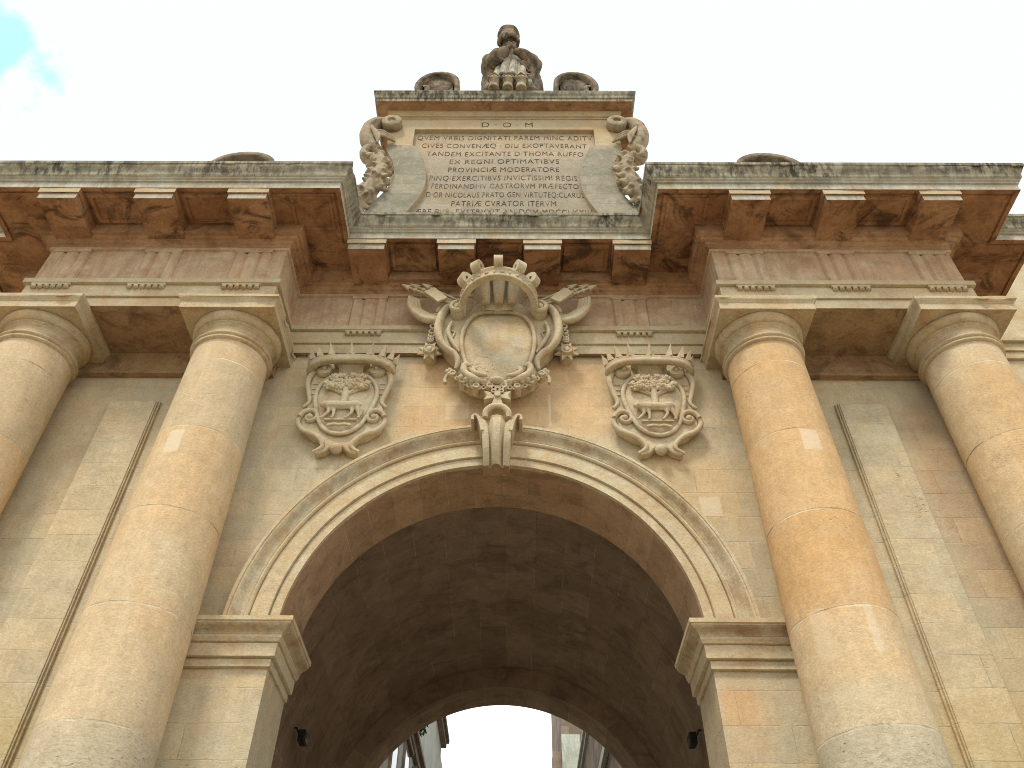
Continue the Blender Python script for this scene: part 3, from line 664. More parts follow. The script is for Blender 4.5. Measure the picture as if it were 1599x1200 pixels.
# plinth with cloud lumps
b.box(SX-.50, SX+.52, -.28, .40, 16.88, 17.14)
for i in range(16):
    a = PI*i/15; b.ball(sv(.46*math.cos(a), -.14-.18*math.sin(a), 17.14+.10*random.random()), (.13, .12, .11))
ped = b
pl_ = remesh(ped.build('plinth', 'statue', st), .022, 1)
# body
DZ = -.58
b = MB()
b.lathe([(.001, 17.12), (.30, 17.12), (.345, 17.2), (.34, 17.5), (.32, 17.9), (.31, 18.2), (.34, 18.5), (.34, 18.68), (.24, 18.90), (.13, 19.0), (.001, 19.05)], 48, SX, 0)
b.tube([sv(0, -.02, 18.80), sv(-.02, -.16, 19.15), sv(-.04, -.26, 19.38)], [.17, .16, .15], 12)
rb = b.build('robed_body', 'statue', st)
# sleeves, forearms, cloak
b2 = MB()
b2.tube(catmull([sv(-.28, .0, 19.30+DZ), sv(-.49, -.10, 19.0+DZ), sv(-.47, -.30, 18.74+DZ), sv(-.24, -.46, 18.84+DZ), sv(-.06, -.50, 18.96+DZ)], 5), [.17, .21, .23, .16, .07], 14)
b2.tube(catmull([sv(.28, .0, 19.30+DZ), sv(.46, -.10, 19.08+DZ), sv(.60, -.20, 18.92+DZ), sv(.40, -.42, 18.84+DZ), sv(.10, -.50, 18.96+DZ)], 5), [.17, .19, .17, .13, .07], 14)
b2.tube([sv(.50, .02, 19.0+DZ), sv(.66, -.10, 18.98+DZ), sv(.70, -.16, 18.90+DZ)], [.10, .08, .03], 8)
for k in range(6):
    b2.tube(catmull([sv(-.30-.035*k, -.02-.06*k, 19.34-.07*k+DZ), sv(-.64+.01*k, -.20, 19.0-.08*k+DZ), sv(-.44+.06*k, -.50, 18.72-.03*k+DZ)], 4), [.03, .035, .02], 6)
    b2.tube(catmull([sv(.32+.04*k, -.02-.05*k, 19.30-.05*k+DZ), sv(.68-.02*k, -.18, 18.98-.09*k+DZ), sv(.52-.06*k, -.44, 18.72-.03*k+DZ)], 4), [.03, .035, .02], 6)
b2.tube(catmull([sv(-.32, .14, 18.75), sv(-.50, .10, 18.3), sv(-.48, .05, 17.7), sv(-.36, .0, 17.2)], 5), [.14, .19, .19, .13], 12, 1.2)
b2.tube(catmull([sv(.32, .14, 18.75), sv(.54, .08, 18.3), sv(.58, .04, 17.7), sv(.48, .0, 17.1)], 5), [.14, .19, .21, .16], 12, 1.2)
for k in range(5):
    b2.tube(catmull([sv(.68-.03*k, -.10-.02*k, 18.35-.10*k), sv(.60-.04*k, -.24, 18.05-.14*k), sv(.42-.02*k, -.30, 17.85-.16*k)], 4), [.05, .055, .02], 7)
    b2.tube(catmull([sv(-.62+.03*k, -.10-.02*k, 18.25-.10*k), sv(-.54+.04*k, -.24, 17.98-.14*k), sv(-.38+.02*k, -.30, 17.85-.16*k)], 4), [.05, .055, .02], 7)
b2.v = [Vector((SX+(v.x-SX)*.86, v.y, v.z)) for v in b2.v]
cl_ = remesh(b2.build('cloak', 'statue', st), .014, 0, lambda c, n: .026*(abs(math.sin(c.x*13*(1 if c.x > 0 else -1)+c.z*7+c.y*6+1.5*noise.noise(c*2)))-.6)-.02*max(0, noise.noise(Vector((c.x*7, c.y*7, c.z*4)))))
remesh(rb, .02, 1)
# white pleated alb front
b3 = MB(); nn_, mm = 60, 14; vs = []
for j in range(mm+1):
    t = j/mm; z = 18.22-(18.22-17.32)*t; r = .355+.085*t
    for i in range(nn_+1):
        a = -PI*.93+PI*.86*i/nn_; rr = r+(.018+.034*t)*math.cos(a*14+t*1.6)+.01*math.cos(a*7)
        vs.append(sv(rr*math.cos(a), rr*math.sin(a)*1.02, z))
b3.add(vs, [[j*(nn_+1)+i, j*(nn_+1)+i+1, (j+1)*(nn_+1)+i+1, (j+1)*(nn_+1)+i] for j in range(mm) for i in range(nn_)], 0, True)
ro = b3.build('pleated_robe', 'robe', st); so_ = ro.modifiers.new('s', 'SOLIDIFY'); so_.thickness = .05
# head, beard and hair
b4 = MB(); HZ, HY = 19.46, -.32; hx = -.05
b4.ball(sv(hx, HY, HZ), (.185, .21, .25), 20, 14)
b4.ball(sv(hx, HY-.20, HZ-.01), (.034, .05, .07)); b4.ball(sv(hx, HY-.17, HZ+.07), (.13, .05, .035))
for s in (-1, 1):
    b4.ball(sv(hx+s*.075, HY-.17, HZ+.035), (.028, .022, .018)); b4.ball(sv(hx+s*.095, HY-.13, HZ-.05), (.06, .06, .06)); b4.ball(sv(hx+s*.185, HY+.02, HZ), (.03, .045, .06))
b4.ball(sv(hx, HY-.165, HZ-.105), (.05, .035, .016))
hd = remesh(b4.build('head', 'statue', st), .014, 1)
b5 = MB(); random.seed(4)
for i in range(26):
    a = -PI*.05-PI*.9*i/25; b5.ball(sv(hx+.17*math.cos(a), HY+.19*math.sin(a), HZ-.15-.09*random.random()), (.05, .05, .085))
for i in range(10): b5.ball(sv(hx+random.uniform(-.09, .09), HY-.16-.07*random.random(), HZ-.24-.20*random.random()), (.045, .045, .075))
for s in (-1, 1): b5.tube(catmull([sv(hx, HY-.215, HZ-.075), sv(hx+s*.06, HY-.20, HZ-.09), sv(hx+s*.09, HY-.17, HZ-.15)], 4), [.02, .025, .015], 6)
remesh(b5.build('beard', 'statue', hd if False else st), .015, 1)
b6 = MB()
for i in range(30):
    a = 2*PI*i/30; b6.ball(sv(hx+.185*math.cos(a), HY+.03+.20*math.sin(a), HZ+.115+.02*math.sin(5*a)), (.065, .065, .06))
b6.ball(sv(hx, HY+.03, HZ+.13), (.20, .21, .15), 18, 10)
for i in range(24):
    a = -PI*.15+PI*1.3*i/23; b6.ball(sv(hx+.20*math.cos(a), HY+.05+.17*math.sin(a), HZ-.02-.16*random.random()), (.055, .055, .07))
remesh(b6.build('hair', 'statue', st), .018, 1)
# hands: palm and separate fingers joined in prayer-like gesture
def hand(s):
    b = MB(); c = Vector(sv(.02+s*.055, -.56, 18.42)); b.ball(c, (.045, .035, .07), 10, 7)
    for k in range(4):
        d = Vector((s*(-.006), 0, 0)); ox = s*(.03-.02*k); L_ = (.12, .15, .16, .13)[k]
        b.tube([c+Vector((ox, -.01, .04)), c+Vector((ox*1.4, -.04, .04+L_*.5)), c+Vector((ox*1.6, -.02, .04+L_))], [.016, .015, .010], 6)
    b.tube([c+Vector((-s*.035, -.02, -.01)), c+Vector((-s*.06, -.05, .04)), c+Vector((-s*.055, -.05, .08))], [.018, .016, .010], 6)
    return b
hb = hand(-1); hb2 = hand(1); base = len(hb.v); hb.v += hb2.v; hb.f += [[i+base for i in f] for f in hb2.f]; hb.mi += hb2.mi; hb.sm += hb2.sm
remesh(hb.build('hands', 'statue', st), .010, 0)
# three cherub heads at the hem
for i, x in enumerate((-.29, -.02, .24)):
    b = MB(); q = sv(x-.02, -.42, 17.17)
    b.ball(q, (.098, .10, .115), 16, 10); b.ball((q[0], q[1]-.095, q[2]-.01), (.018, .025, .025))
    for s in (-1, 1): b.ball((q[0]+s*.04, q[1]-.075, q[2]-.03), (.036, .035, .032)); b.ball((q[0]+s*.035, q[1]-.088, q[2]+.022), (.016, .012, .01))
    b.tube([(q[0], q[1]+.03, q[2]-.03), (q[0], q[1]+.03, q[2]-.12), (q[0], q[1]+.04, q[2]-.22)], [.078, .085, .098], 14)
    hb_ = MB()
    for k in range(11): a = -.35+(PI+.7)*k/10; hb_.ball((q[0]+.092*math.cos(a), q[1]-.02, q[2]+.035+.075*math.sin(a)), (.034, .06, .034))
    hb_.ball((q[0], q[1]-.05, q[2]+.10), (.05, .06, .03))
    for bb in (b, hb_): bb.v = [Vector((q[0]+(v.x-q[0])*1.15, q[1]+(v.y-q[1])*1.15, q[2]+(v.z-q[2])*1.2)) for v in bb.v]
    ch_ = keepbase(remesh(b.build('cherub_head', 'garland', st), .012, 1), st); remesh(hb_.build('cherub_hair', 'statue', ch_), .012, 0)

# ================================================================ coats of arms
def disc_poly(pts, n=5): return [(v.x, v.y) for v in catmull([(x, z, 0) for x, z in pts], n, True)]
def domed(b, pts, y0, y1, rim=.0, dome=.0, mi=0, rings=5):      # closed outline with a bulged face at y1 (front), sides back to y0
    n = len(pts); cx = sum(p[0] for p in pts)/n; cz = sum(p[1] for p in pts)/n; vs = [(x, y0, z) for x, z in pts]; fs = []
    a = sum(pts[i][0]*pts[(i+1) % n][1]-pts[(i+1) % n][0]*pts[i][1] for i in range(n)); flip = a < 0
    for k in range(rings+1):
        t = k/rings; s = 1-t
        for x, z in pts: vs.append((cx+(x-cx)*s, y1-dome*math.sin(t*PI/2), cz+(z-cz)*s))
    for k in range(rings+1):
        for i in range(n):
            f = [k*n+i, k*n+(i+1) % n, (k+1)*n+(i+1) % n, (k+1)*n+i]; fs.append(f if not flip else f[::-1])
    b.add(vs, fs, mi, True)

def crest(cx, label):
    r_ = thing('coat_of_arms', label, 'coat of arms', (cx, 0, 8.7), 'twin crests with tree and wolf')
    ob = Vector((cx, 0, 0))
    def bd(b, name, mat, par=r_, rm=0, sm=1):
        b.v = [v+ob for v in b.v]
        o_ = b.build(name, mat, par)
        if rm: remesh(o_, rm, sm)
        return o_
    half = [(0, 9.62), (.18, 9.62), (.20, 9.45), (.33, 9.42), (.50, 9.30), (.52, 9.05), (.47, 8.80), (.50, 8.68), (.42, 8.64), (.53, 8.52), (.50, 8.36), (.34, 8.22), (.22, 8.17), (.20, 8.10), (.27, 8.00), (.25, 7.95), (.13, 7.99), (.07, 8.06), (0, 8.07)]
    pts = half+[(-x, z) for x, z in half[-2:0:-1]]
    b = MB(); b.poly(pts, -.12, 0); bp = bd(b, 'backplate', 'carve'); bv = bp.modifiers.new('b', 'BEVEL'); bv.width = .03; bv.segments = 3; bv.limit_method = 'ANGLE'; bv.angle_limit = R(25)
    # shield
    sp_ = disc_poly([(0, 9.27), (.20, 9.25), (.34, 9.10), (.39, 8.88), (.33, 8.60), (.24, 8.38), (.12, 8.27), (0, 8.24), (-.12, 8.27), (-.24, 8.38), (-.33, 8.60), (-.39, 8.88), (-.34, 9.10), (-.20, 9.25)], 4)
    b = MB(); domed(b, sp_, -.02, -.145, 0, .05); sh_ = keepbase(bd(b, 'shield', 'carve'), r_)
    b = MB(); pth = [(x, -.155, z) for x, z in sp_]; pth.append(pth[0]); b.tube(pth, .03, 8, .8, cap=False); bd(b, 'rim', 'carve', sh_)
    b = MB(); b.tube([(-.15, -.2, 8.335), (-.06, -.2, 8.36), (0, -.21, 8.33), (.06, -.2, 8.36), (.15, -.2, 8.335)], .02, 6)
    b.box(-.2, .2, -.205, -.15, 8.43, 8.448); bd(b, 'ledge', 'carve', sh_)
    # tree
    b = MB(); b.tube(catmull([(0, -.19, 8.62), (0, -.20, 8.80), (-.0, -.21, 8.95)], 4), [.055, .045, .05], 10)
    for s in (-1, 1): b.tube([(0, -.2, 8.85), (s*.10, -.21, 8.93)], [.03, .025], 7); b.tube([(s*.03, -.2, 8.86), (s*.2, -.2, 8.97)], [.02, .018], 6)
    random.seed(3)
    for (x, z, rx, rz) in ((-.17, 9.14, .07, .05), (-.06, 9.155, .08, .05), (.07, 9.155, .08, .05), (.18, 9.14, .06, .05), (-.20, 8.99, .09, .055), (-.09, 8.985, .085, .06), (0, 8.99, .09, .065), (.10, 8.985, .085, .06), (.20, 8.99, .09, .055), (-.13, 9.06, .09, .05), (.03, 9.07, .11, .05), (.14, 9.06, .08, .045), (-.26, 9.02, .04, .05), (.26, 9.02, .04, .05)):
        b.ball((x, -.215, z), (rx, .05, rz), 12, 8)
        for k in range(16): a = random.uniform(0, 2*PI); q = random.random()**.5; b.ball((x+rx*q*math.cos(a), -.268+.035*q, z+rz*q*math.sin(a)), .022, 7, 5)
    bd(b, 'tree', 'carve', sh_)
    # wolf
    b = MB()
    b.tube(catmull([(-.20, -.215, 8.66), (-.08, -.22, 8.655), (.06, -.22, 8.655), (.17, -.215, 8.665), (.21, -.205, 8.64)], 4), [.06, .062, .05, .062, .04], 10)
    b.tube([(-.18, -.22, 8.66), (-.24, -.23, 8.665), (-.28, -.235, 8.64)], [.055, .046, .026], 9)
    b.tube([(-.23, -.22, 8.69), (-.235, -.22, 8.72)], [.014, .005], 6); b.tube([(-.21, -.22, 8.69), (-.21, -.22, 8.72)], [.014, .005], 6)
    for x, dx in ((-.17, -.07), (-.12, .02), (.12, -.05), (.18, .05)):
        b.tube([(x, -.215, 8.64), (x+dx*.2+.02, -.215, 8.54), (x+dx, -.21, 8.455)], [.042, .022, .015], 7); b.tube([(x+dx, -.21, 8.46), (x+dx-.03, -.215, 8.455)], [.014, .010], 6)
    b.tube(catmull([(.20, -.2, 8.66), (.25, -.205, 8.60), (.245, -.2, 8.50)], 4), [.018, .02, .01], 6)
    for k in range(6): b.ball((-.07+.032*k, -.22, 8.605), .013, 7, 5)
    bd(b, 'wolf', 'carve', sh_, .008, 0)
    # scrolls
    for s in (-1, 1):
        b = MB()
        b.tube(catmull([(s*.34, -.10, 9.36), (s*.48, -.13, 9.34), (s*.54, -.14, 9.16), (s*.50, -.13, 8.96), (s*.46, -.12, 8.80), (s*.53, -.12, 8.71)], 5), [.03, .038, .04, .034, .03, .02], 10)
        sp2 = spiral(s*.34, 9.34, .10, 1.4, R(60) if s > 0 else R(120), -s, -.17); b.tube([(x, -.13-.05*i/len(sp2), z) for i, (x, y, z) in enumerate(sp2)], [.035, .035, .028], 8, 1.8)
        b.ball((s*.34, -.21, 9.34), .035)
        b.tube([(s*.33, -.04, 9.33), (s*.33, -.2, 9.33)], .085, 14)
        for k in range(3): b.box(s*.435-.03, s*.435+.03, -.135, -.10, 8.93+.09*k, 8.945+.09*k)
        bd(b, 'upper_scroll', 'carve')
        b = MB()
        sp2 = spiral(s*.395, 8.50, .115, 1.35, R(250) if s > 0 else R(290), s, -.15)[::-1]
        sp2 = [(x, -.13, z) for x, y, z in sp2]
        tail = catmull([sp2[-1], (s*.40+.0, -.13, 8.34), (s*.27, -.13, 8.235), (s*.19, -.13, 8.14), (s*.19, -.12, 8.06), (s*.28, -.11, 7.98)], 5)
        b.tube(catmull([(s*.52, -.13, 8.56), (s*.54, -.13, 8.44), (s*.46, -.13, 8.32), (s*.30, -.13, 8.24), (s*.20, -.13, 8.14), (s*.18, -.12, 8.05), (s*.28, -.11, 7.985)], 5), [.028, .034, .036, .034, .034, .03, .02], 10)
        b.tube([(x, y, z) for x, y, z in spiral(s*.40, 8.52, .13, 1.25, 0 if s > 0 else PI, s, -.14)], [.034, .028, .022], 8, 1.5)
        b.ball((s*.40, -.16, 8.515), .042)
        bd(b, 'lower_scroll', 'carve')
    b = MB(); b.ball((0, -.12, 8.03), (.075, .07, .07), 12, 8); b.box(-.05, .05, -.10, 0, 8.07, 8.19)
    bd(b, 'base_knob', 'carve')
    # crown: a half ring standing out from the wall, with spikes
    b = MB(); n = 28; Rr, Yc, zc = .535, -.12, 9.37
    pf = [(0, -.03), (.04, -.04), (.055, -.01), (.045, .02), (.04, .05), (.05, .065), (.03, .09), (-.03, .09), (-.035, -.03), (0, -.03)]
    vs = []
    for i in range(n+1):
        a = PI*i/n; sx = (abs(math.cos(a))**.75)*math.copysign(1, math.cos(a)); sy_ = math.sin(a)**.75
        for d, z in pf: vs.append(((Rr+d)*sx, Yc-(.20+d)*sy_, zc+z-.04*abs(math.cos(a))**4))
    m = len(pf); b.add(vs, [[i*m+j, i*m+j+1, (i+1)*m+j+1, (i+1)*m+j] for i in range(n) for j in range(m-1)], 0, True)
    cr = keepbase(bd(b, 'crown', 'carve'), r_)
    for k in range(9):
        a = PI*(k+.25)/8.5; sx = (abs(math.cos(a))**.75)*math.copysign(1, math.cos(a)); sy_ = max(0, math.sin(a))**.75
        px, py = (Rr+.01)*sx, Yc-.21*sy_; o2 = Vector((sx*.09, -sy_*.09, 0)); tn = Vector((sy_, sx, 0)).normalized()*.062; base = Vector((px, py, zc+.07))
        tip = base+o2*.8+Vector((0, 0, .21)); b = MB()
        nrm = Vector((sx, -sy_, 0)).normalized()*.03
        b.add([base-tn-nrm, base+tn-nrm, base+tn+nrm*.2, base+nrm*1.8, base-tn+nrm*.2, tip], [(0, 1, 2, 3, 4), (0, 5, 1), (1, 5, 2), (2, 5, 3), (3, 5, 4), (4, 5, 0)])
        bd(b, 'spike', 'carve', cr)
    b = MB(); vs = []
    for i, (hw, z, y) in enumerate(((.17, 9.26, -.17), (.16, 9.32, -.2), (.155, 9.36, -.24), (.18, 9.40, -.26), (.24, 9.44, -.28))):
        vs += [(-hw, 0, z), (-hw, y*.8, z), (-hw*.6, y, z), (hw*.6, y, z), (hw, y*.8, z), (hw, 0, z)]
    b.add(vs, [[i*6+j, i*6+j+1, (i+1)*6+j+1, (i+1)*6+j] for i in range(4) for j in range(5)]); bd(b, 'neck', 'carve')
    return r_
crest(-1.93, 'stone crest with spiked crown, tree and wolf to the left of the blank cartouche')
crest(2.0, 'stone crest with spiked crown, tree and wolf to the right of the blank cartouche')

# central royal arms
ra = thing('royal_coat_of_arms', 'large blank oval cartouche under a stone crown above the keystone', 'coat of arms', (0, 0, 9.8))
half = [(0, 10.70), (.16, 10.68), (.32, 10.61), (.40, 10.46), (.49, 10.40), (.60, 10.51), (.73, 10.50), (.80, 10.38), (.835, 10.11), (.81, 9.88), (.74, 9.71), (.67, 9.60), (.57, 9.50), (.51, 9.35), (.55, 9.21), (.47, 9.10), (.34, 8.99), (.15, 8.93), (0, 8.92)]
b = MB(); b.poly(half+[(-x, z) for x, z in half[-2:0:-1]], -.26, -.0)
o = b.build('cartouche', 'carve', ra); keepbase(o, ra); bv = o.modifiers.new('b', 'BEVEL'); bv.width = .045; bv.segments = 3; bv.limit_method = 'ANGLE'; bv.angle_limit = R(25); car = o
ovl = disc_poly([(0, 10.38), (.20, 10.37), (.36, 10.27), (.46, 10.06), (.49, 9.79), (.46, 9.52), (.38, 9.26), (.25, 9.07), (.11, 8.99), (0, 8.97), (-.11, 8.99), (-.25, 9.07), (-.38, 9.26), (-.46, 9.52), (-.49, 9.79), (-.46, 10.06), (-.36, 10.27), (-.20, 10.37)], 4)
b = MB(); domed(b, [(x*.97, 9.68+(z-9.68)*.97) for x, z in ovl], -.1, -.275, 0, .05, 0, 6); b.build('blank_shield', 'shield', car)
b = MB(); pth = [(x, -.285, z) for x, z in ovl]; b.tube(pth+[pth[0]], .03, 8, 1.3, cap=False); b.build('oval_rim', 'carve', car)
for s in (-1, 1):
    b = MB()
    b.tube(catmull([(s*.60, -.34, 10.41), (s*.71, -.33, 10.42), (s*.79, -.31, 10.26), (s*.82, -.30, 10.0), (s*.78, -.30, 9.78), (s*.69, -.30, 9.62), (s*.58, -.30, 9.52), (s*.52, -.30, 9.38), (s*.54, -.3, 9.22)], 5), [.035, .045, .055, .06, .055, .045, .045, .04, .02], 10, 1.5)
    b.tube(catmull([(s*.64, -.30, 10.15), (s*.68, -.30, 9.95), (s*.60, -.30, 9.72), (s*.51, -.30, 9.55)], 5), [.02, .03, .03, .015], 8, 1.3)
    b.build('side_scroll', 'carve', ra)
    b = MB(); b.tube(spiral(s*.565, 10.33, .10, 1.5, R(80) if s > 0 else R(100), -s, -.42), [.034, .03, .022], 8, 1.3); b.ball((s*.565, -.44, 10.33), .034)
    vs = MB(); b.tube([(s*.565, -.40, 10.33), (s*.565, -.24, 10.33)], .105, 20); b.build('volute', 'carve', ra)
    b = MB()
    b.tube(catmull([(s*.36, -.38, 9.20), (s*.40, -.38, 9.24), (s*.43, -.38, 9.17), (s*.40, -.38, 9.07), (s*.30, -.38, 8.99), (s*.18, -.36, 8.95)], 5), [.02, .04, .045, .045, .05, .03], 9)
    b.tube(catmull([(s*.26, -.40, 9.12), (s*.29, -.40, 9.15), (s*.30, -.40, 9.09), (s*.24, -.41, 9.03), (s*.12, -.40, 9.015)], 5), [.015, .032, .034, .034, .018], 9)
    for k in range(5):
        b.ball((s*(.46-.075*k), -.33, 9.02-.034*k+.004*k*k), (.055, .07, .042), 10, 7, 0, s*-.4)
    b.tube([(s*.18, -.33, 8.93), (s*.03, -.33, 8.945)], [.04, .05], 8)
    b.build('acanthus', 'carve', ra)
    # small heart shaped opening moulding
    b = MB(); q = [(s*.60, -.275, 9.98), (s*.66, -.275, 10.0), (s*.625, -.275, 9.86), (s*.59, -.275, 9.98)]; b.tube(catmull(q, 4), .012, 6); b.build('heart_moulding', 'carve', ra)
b = MB(); b.ball((0, -.36, 8.95), (.10, .08, .05), 12, 8); b.build('base_boss', 'carve', ra)
# crown
b = MB(); n = 40; Rr, Yc, zc = .49, -.42, 10.27
pf = [(-.03, 0), (.045, -.01), (.055, .02), (.035, .04), (.035, .13), (.055, .15), (.055, .18), (.03, .20), (-.04, .20), (-.04, 0), (-.03, 0)]
vs = []; nE = 6
arcs = [(1, Yc+.30-.30*i/nE) for i in range(nE)]
pl = [(Rr, Yc+.12*(1-i/5), 0) for i in range(5)]+[(Rr*math.cos(PI*i/n), Yc-.56*math.sin(PI*i/n), 0) for i in range(n+1)]+[(-Rr, Yc+.12*(i+1)/5, 0) for i in range(5)]
for i, (x, y, _) in enumerate(pl):
    a = math.atan2(-(y-Yc), x) if y < Yc else (0 if x > 0 else PI)
    for d, z in pf: vs.append((x+d*math.cos(a), y-d*math.sin(a), zc+z+.04*max(0, (y-Yc))))
m = len(pf); b.add(vs, [[i*m+j, i*m+j+1, (i+1)*m+j+1, (i+1)*m+j] for i in range(len(pl)-1) for j in range(m-1)], 0, True)
for k in range(16):      # lozenges round the band
    a = PI*(k+.5)/16; b.ball(((Rr+.04)*math.cos(a), Yc-(.60)*math.sin(a), zc+.085), (.034, .014, .02) if k % 2 else (.018, .014, .028), 8, 5)
cr = keepbase(b.build('crown', 'carve', ra), ra)
for a_ in (30, 58, 90, 122, 150):
    a = R(a_); o2 = Vector((math.cos(a), -math.sin(a)*1.1, 0)); c0 = Vector(((Rr+.0)*math.cos(a), Yc-.56*math.sin(a), zc+.19)); tn = Vector((math.sin(a), math.cos(a), 0)).normalized()
    b = MB(); pth = catmull([c0+o2*.02, c0+o2*.07+Vector((0, 0, .01)), c0+o2*.10+Vector((0, 0, .06)), c0+o2*.08+Vector((0, 0, .13)), c0+o2*.01+Vector((0, 0, .14)), c0-o2*.02+Vector((0, 0, .04))], 4)
    n_ = len(pth); vs = []
    for i in range(n_):
        d = (pth[min(i+1, n_-1)]-pth[max(i-1, 0)]).normalized(); q = tn.cross(d)*.036
        for w_ in (-.06, .06): vs += [pth[i]+tn*w_+q, pth[i]+tn*w_-q]
    b.add(vs, [f for i in range(n_-1) for f in ([4*i, 4*i+2, 4*i+6, 4*i+4], [4*i+1, 4*i+5, 4*i+7, 4*i+3], [4*i, 4*i+4, 4*i+5, 4*i+1], [4*i+2, 4*i+3, 4*i+7, 4*i+6])], 0, False)
    b.build('crown_loop', 'carve', cr)
b = MB(); vs = []; lay = ((.33, 10.40, -.36), (.29, 10.56, -.38), (.27, 10.68, -.42), (.28, 10.80, -.50), (.34, 10.92, -.60), (.36, 10.98, -.62))
for hw, z, y in lay:
    for i in range(13):
        t = i/12; a = PI*t; f = 1+.07*math.cos(6*a); vs.append((-hw*math.cos(a)*f, -.10+(y+.10)*math.sin(a)**.6*f, z-.06))
b.add(vs, [[i*13+j, i*13+j+1, (i+1)*13+j+1, (i+1)*13+j] for i in range(len(lay)-1) for j in range(12)], 0, True)
for x in (-.2, 0, .2):
    for k in range(3): b.ball((x-.03+.03*(k % 2)*2, -.52-.03*(x == 0), 10.62+.09*k), (.016, .03, .012), 7, 5)
    b.tube(catmull([(x*.9, -.40, 10.42), (x*1.0, -.50, 10.62), (x*1.25, -.66, 10.84)], 4), [.06, .085, .11], 10)
b.build('crown_cap', 'carve', ra)
# trophies of arrows and banners
for s in (-1, 1):
    b = MB()
    for (x0, z0, x1, z1, y) in ((.42, 10.30, 1.33, 10.80, -.40), (.50, 10.42, 1.22, 10.86, -.36), (.46, 10.5, 1.06, 10.90, -.33), (.7, 10.46, 1.14, 10.80, -.30)):
        b.tube([(s*x0, y, z0), (s*x1, y, z1)], .018, 7)
        d = Vector((s*(x1-x0), 0, z1-z0)).normalized(); p_ = Vector((s*x1, y, z1)); nn = Vector((-d.z, 0, d.x))
        vs = [p_-d*.09+nn*.05, p_-d*.05, p_-d*.09-nn*.05, p_+d*.07]
        b.add([v+Vector((0, -.018, 0)) for v in vs]+[v+Vector((0, .018, 0)) for v in vs], [(0, 1, 2, 3), (7, 6, 5, 4), (0, 3, 7, 4), (3, 2, 6, 7), (2, 1, 5, 6), (1, 0, 4, 5)])
        b.add([p_-d*.18+nn*.035+Vector((0, -.014, 0)), p_-d*.10+Vector((0, -.014, 0)), p_-d*.18-nn*.035+Vector((0, -.014, 0)), p_-d*.18+nn*.035+Vector((0, .014, 0)), p_-d*.10+Vector((0, .014, 0)), p_-d*.18-nn*.035+Vector((0, .014, 0))], [(0, 2, 1), (3, 4, 5), (0, 1, 4, 3), (1, 2, 5, 4), (2, 0, 3, 5)])
    b.build('arrows', 'carve', ra)
    b = MB(); vs = [(s*.71, 10.49), (s*.92, 10.72), (s*1.05, 10.62), (s*.84, 10.40)]; b.poly(vs, -.46, -.42)
    o = b.build('banner', 'carve', ra, .006)
    b = MB()
    for k in range(4):
        f = k*.045; b.tube(catmull([(s*(1.27-f), -.30, 10.68-f*.4), (s*(1.25-f), -.30+.02*k, 10.48), (s*(1.13-f*.8), -.30+.02*k, 10.29+f*.6), (s*(.98-f*.3), -.29+.02*k, 10.20+f), (s*(.80), -.28, 10.20+f*.9)], 5), [.03, .04, .045, .045, .03], 8, 1.3)
    b.build('drapery', 'carve', ra)
    # collar chain at the side with hanging star
    b = MB(); pc = catmull([(s*.72, -.36, 10.55), (s*.83, -.33, 10.40), (s*.885, -.28, 10.20), (s*.915, -.22, 10.0), (s*.92, -.20, 9.90)], 5)
    def link(b, c, r, t, y=0, ang=0.):
        b.tube([(c[0]+r*math.cos(2*PI*i/12), c[1], c[2]+r*math.sin(2*PI*i/12)) for i in range(13)], t, 6, cap=False)
    for i in range(0, 7): b.ball(pc[i], .034, 9, 6)
    for i in range(8, len(pc), 2): link(b, pc[i], .038, .014)
    for i in range(9, len(pc), 2): b.ball(pc[i], (.016, .02, .03), 7, 5)
    b.build('side_chain', 'carve', ra)
    b = MB(); c = Vector((s*.92, -.19, 9.69))
    for k in range(8):
        a = 2*PI*(k+.5)/8; q = Vector((math.cos(a), 0, math.sin(a))); t = Vector((-math.sin(a), 0, math.cos(a)))
        p0 = c+q*.06; p1 = c+q*.185
        b.add([p0+t*.045+Vector((0, .05, 0)), p0-t*.045+Vector((0, .05, 0)), p0-t*.045+Vector((0, -.02, 0)), p0+t*.045+Vector((0, -.02, 0)), p1], [(0, 1, 2, 3), (0, 4, 1), (1, 4, 2), (2, 4, 3), (3, 4, 0)])
    b.tube([(c.x, -.0, c.z), (c.x, -.235, c.z)], .088, 18)
    b.tube([(c.x+.072*math.cos(2*PI*i/16), -.237, c.z+.072*math.sin(2*PI*i/16)) for i in range(17)], .012, 6, cap=False)
    b.ball((c.x, -.235, c.z+.0), (.04, .02, .05))
    b.build('star_pendant', 'carve', ra)
    # lower chain
    b = MB(); pc = catmull([(s*.62, -.28, 9.21), (s*.53, -.30, 9.08), (s*.41, -.32, 8.95), (s*.26, -.33, 8.87), (s*.11, -.33, 8.875), (s*.02, -.33, 8.87)], 5)
    for i in range(0, len(pc)):
        if i % 6 == 3: b.tube([pc[i]+Vector((0, .12, 0)), pc[i]+Vector((0, -.03, 0))], .048, 12); link(b, pc[i]+Vector((0, -.035, 0)), .035, .011)
        elif i % 2 == 0: link(b, pc[i], .028, .013)
    for dx, dz in ((-.03, .02), (.03, .02), (0, -.03), (.0, .05)): b.ball((s*.62+dx, -.27, 9.19+dz), .034, 8, 6)
    b.tube(catmull([(s*.64, -.25, 9.17), (s*.67, -.25, 9.10), (s*.665, -.25, 9.02)], 4), [.03, .025, .03], 7)
    b.build('lower_chain', 'carve', ra)
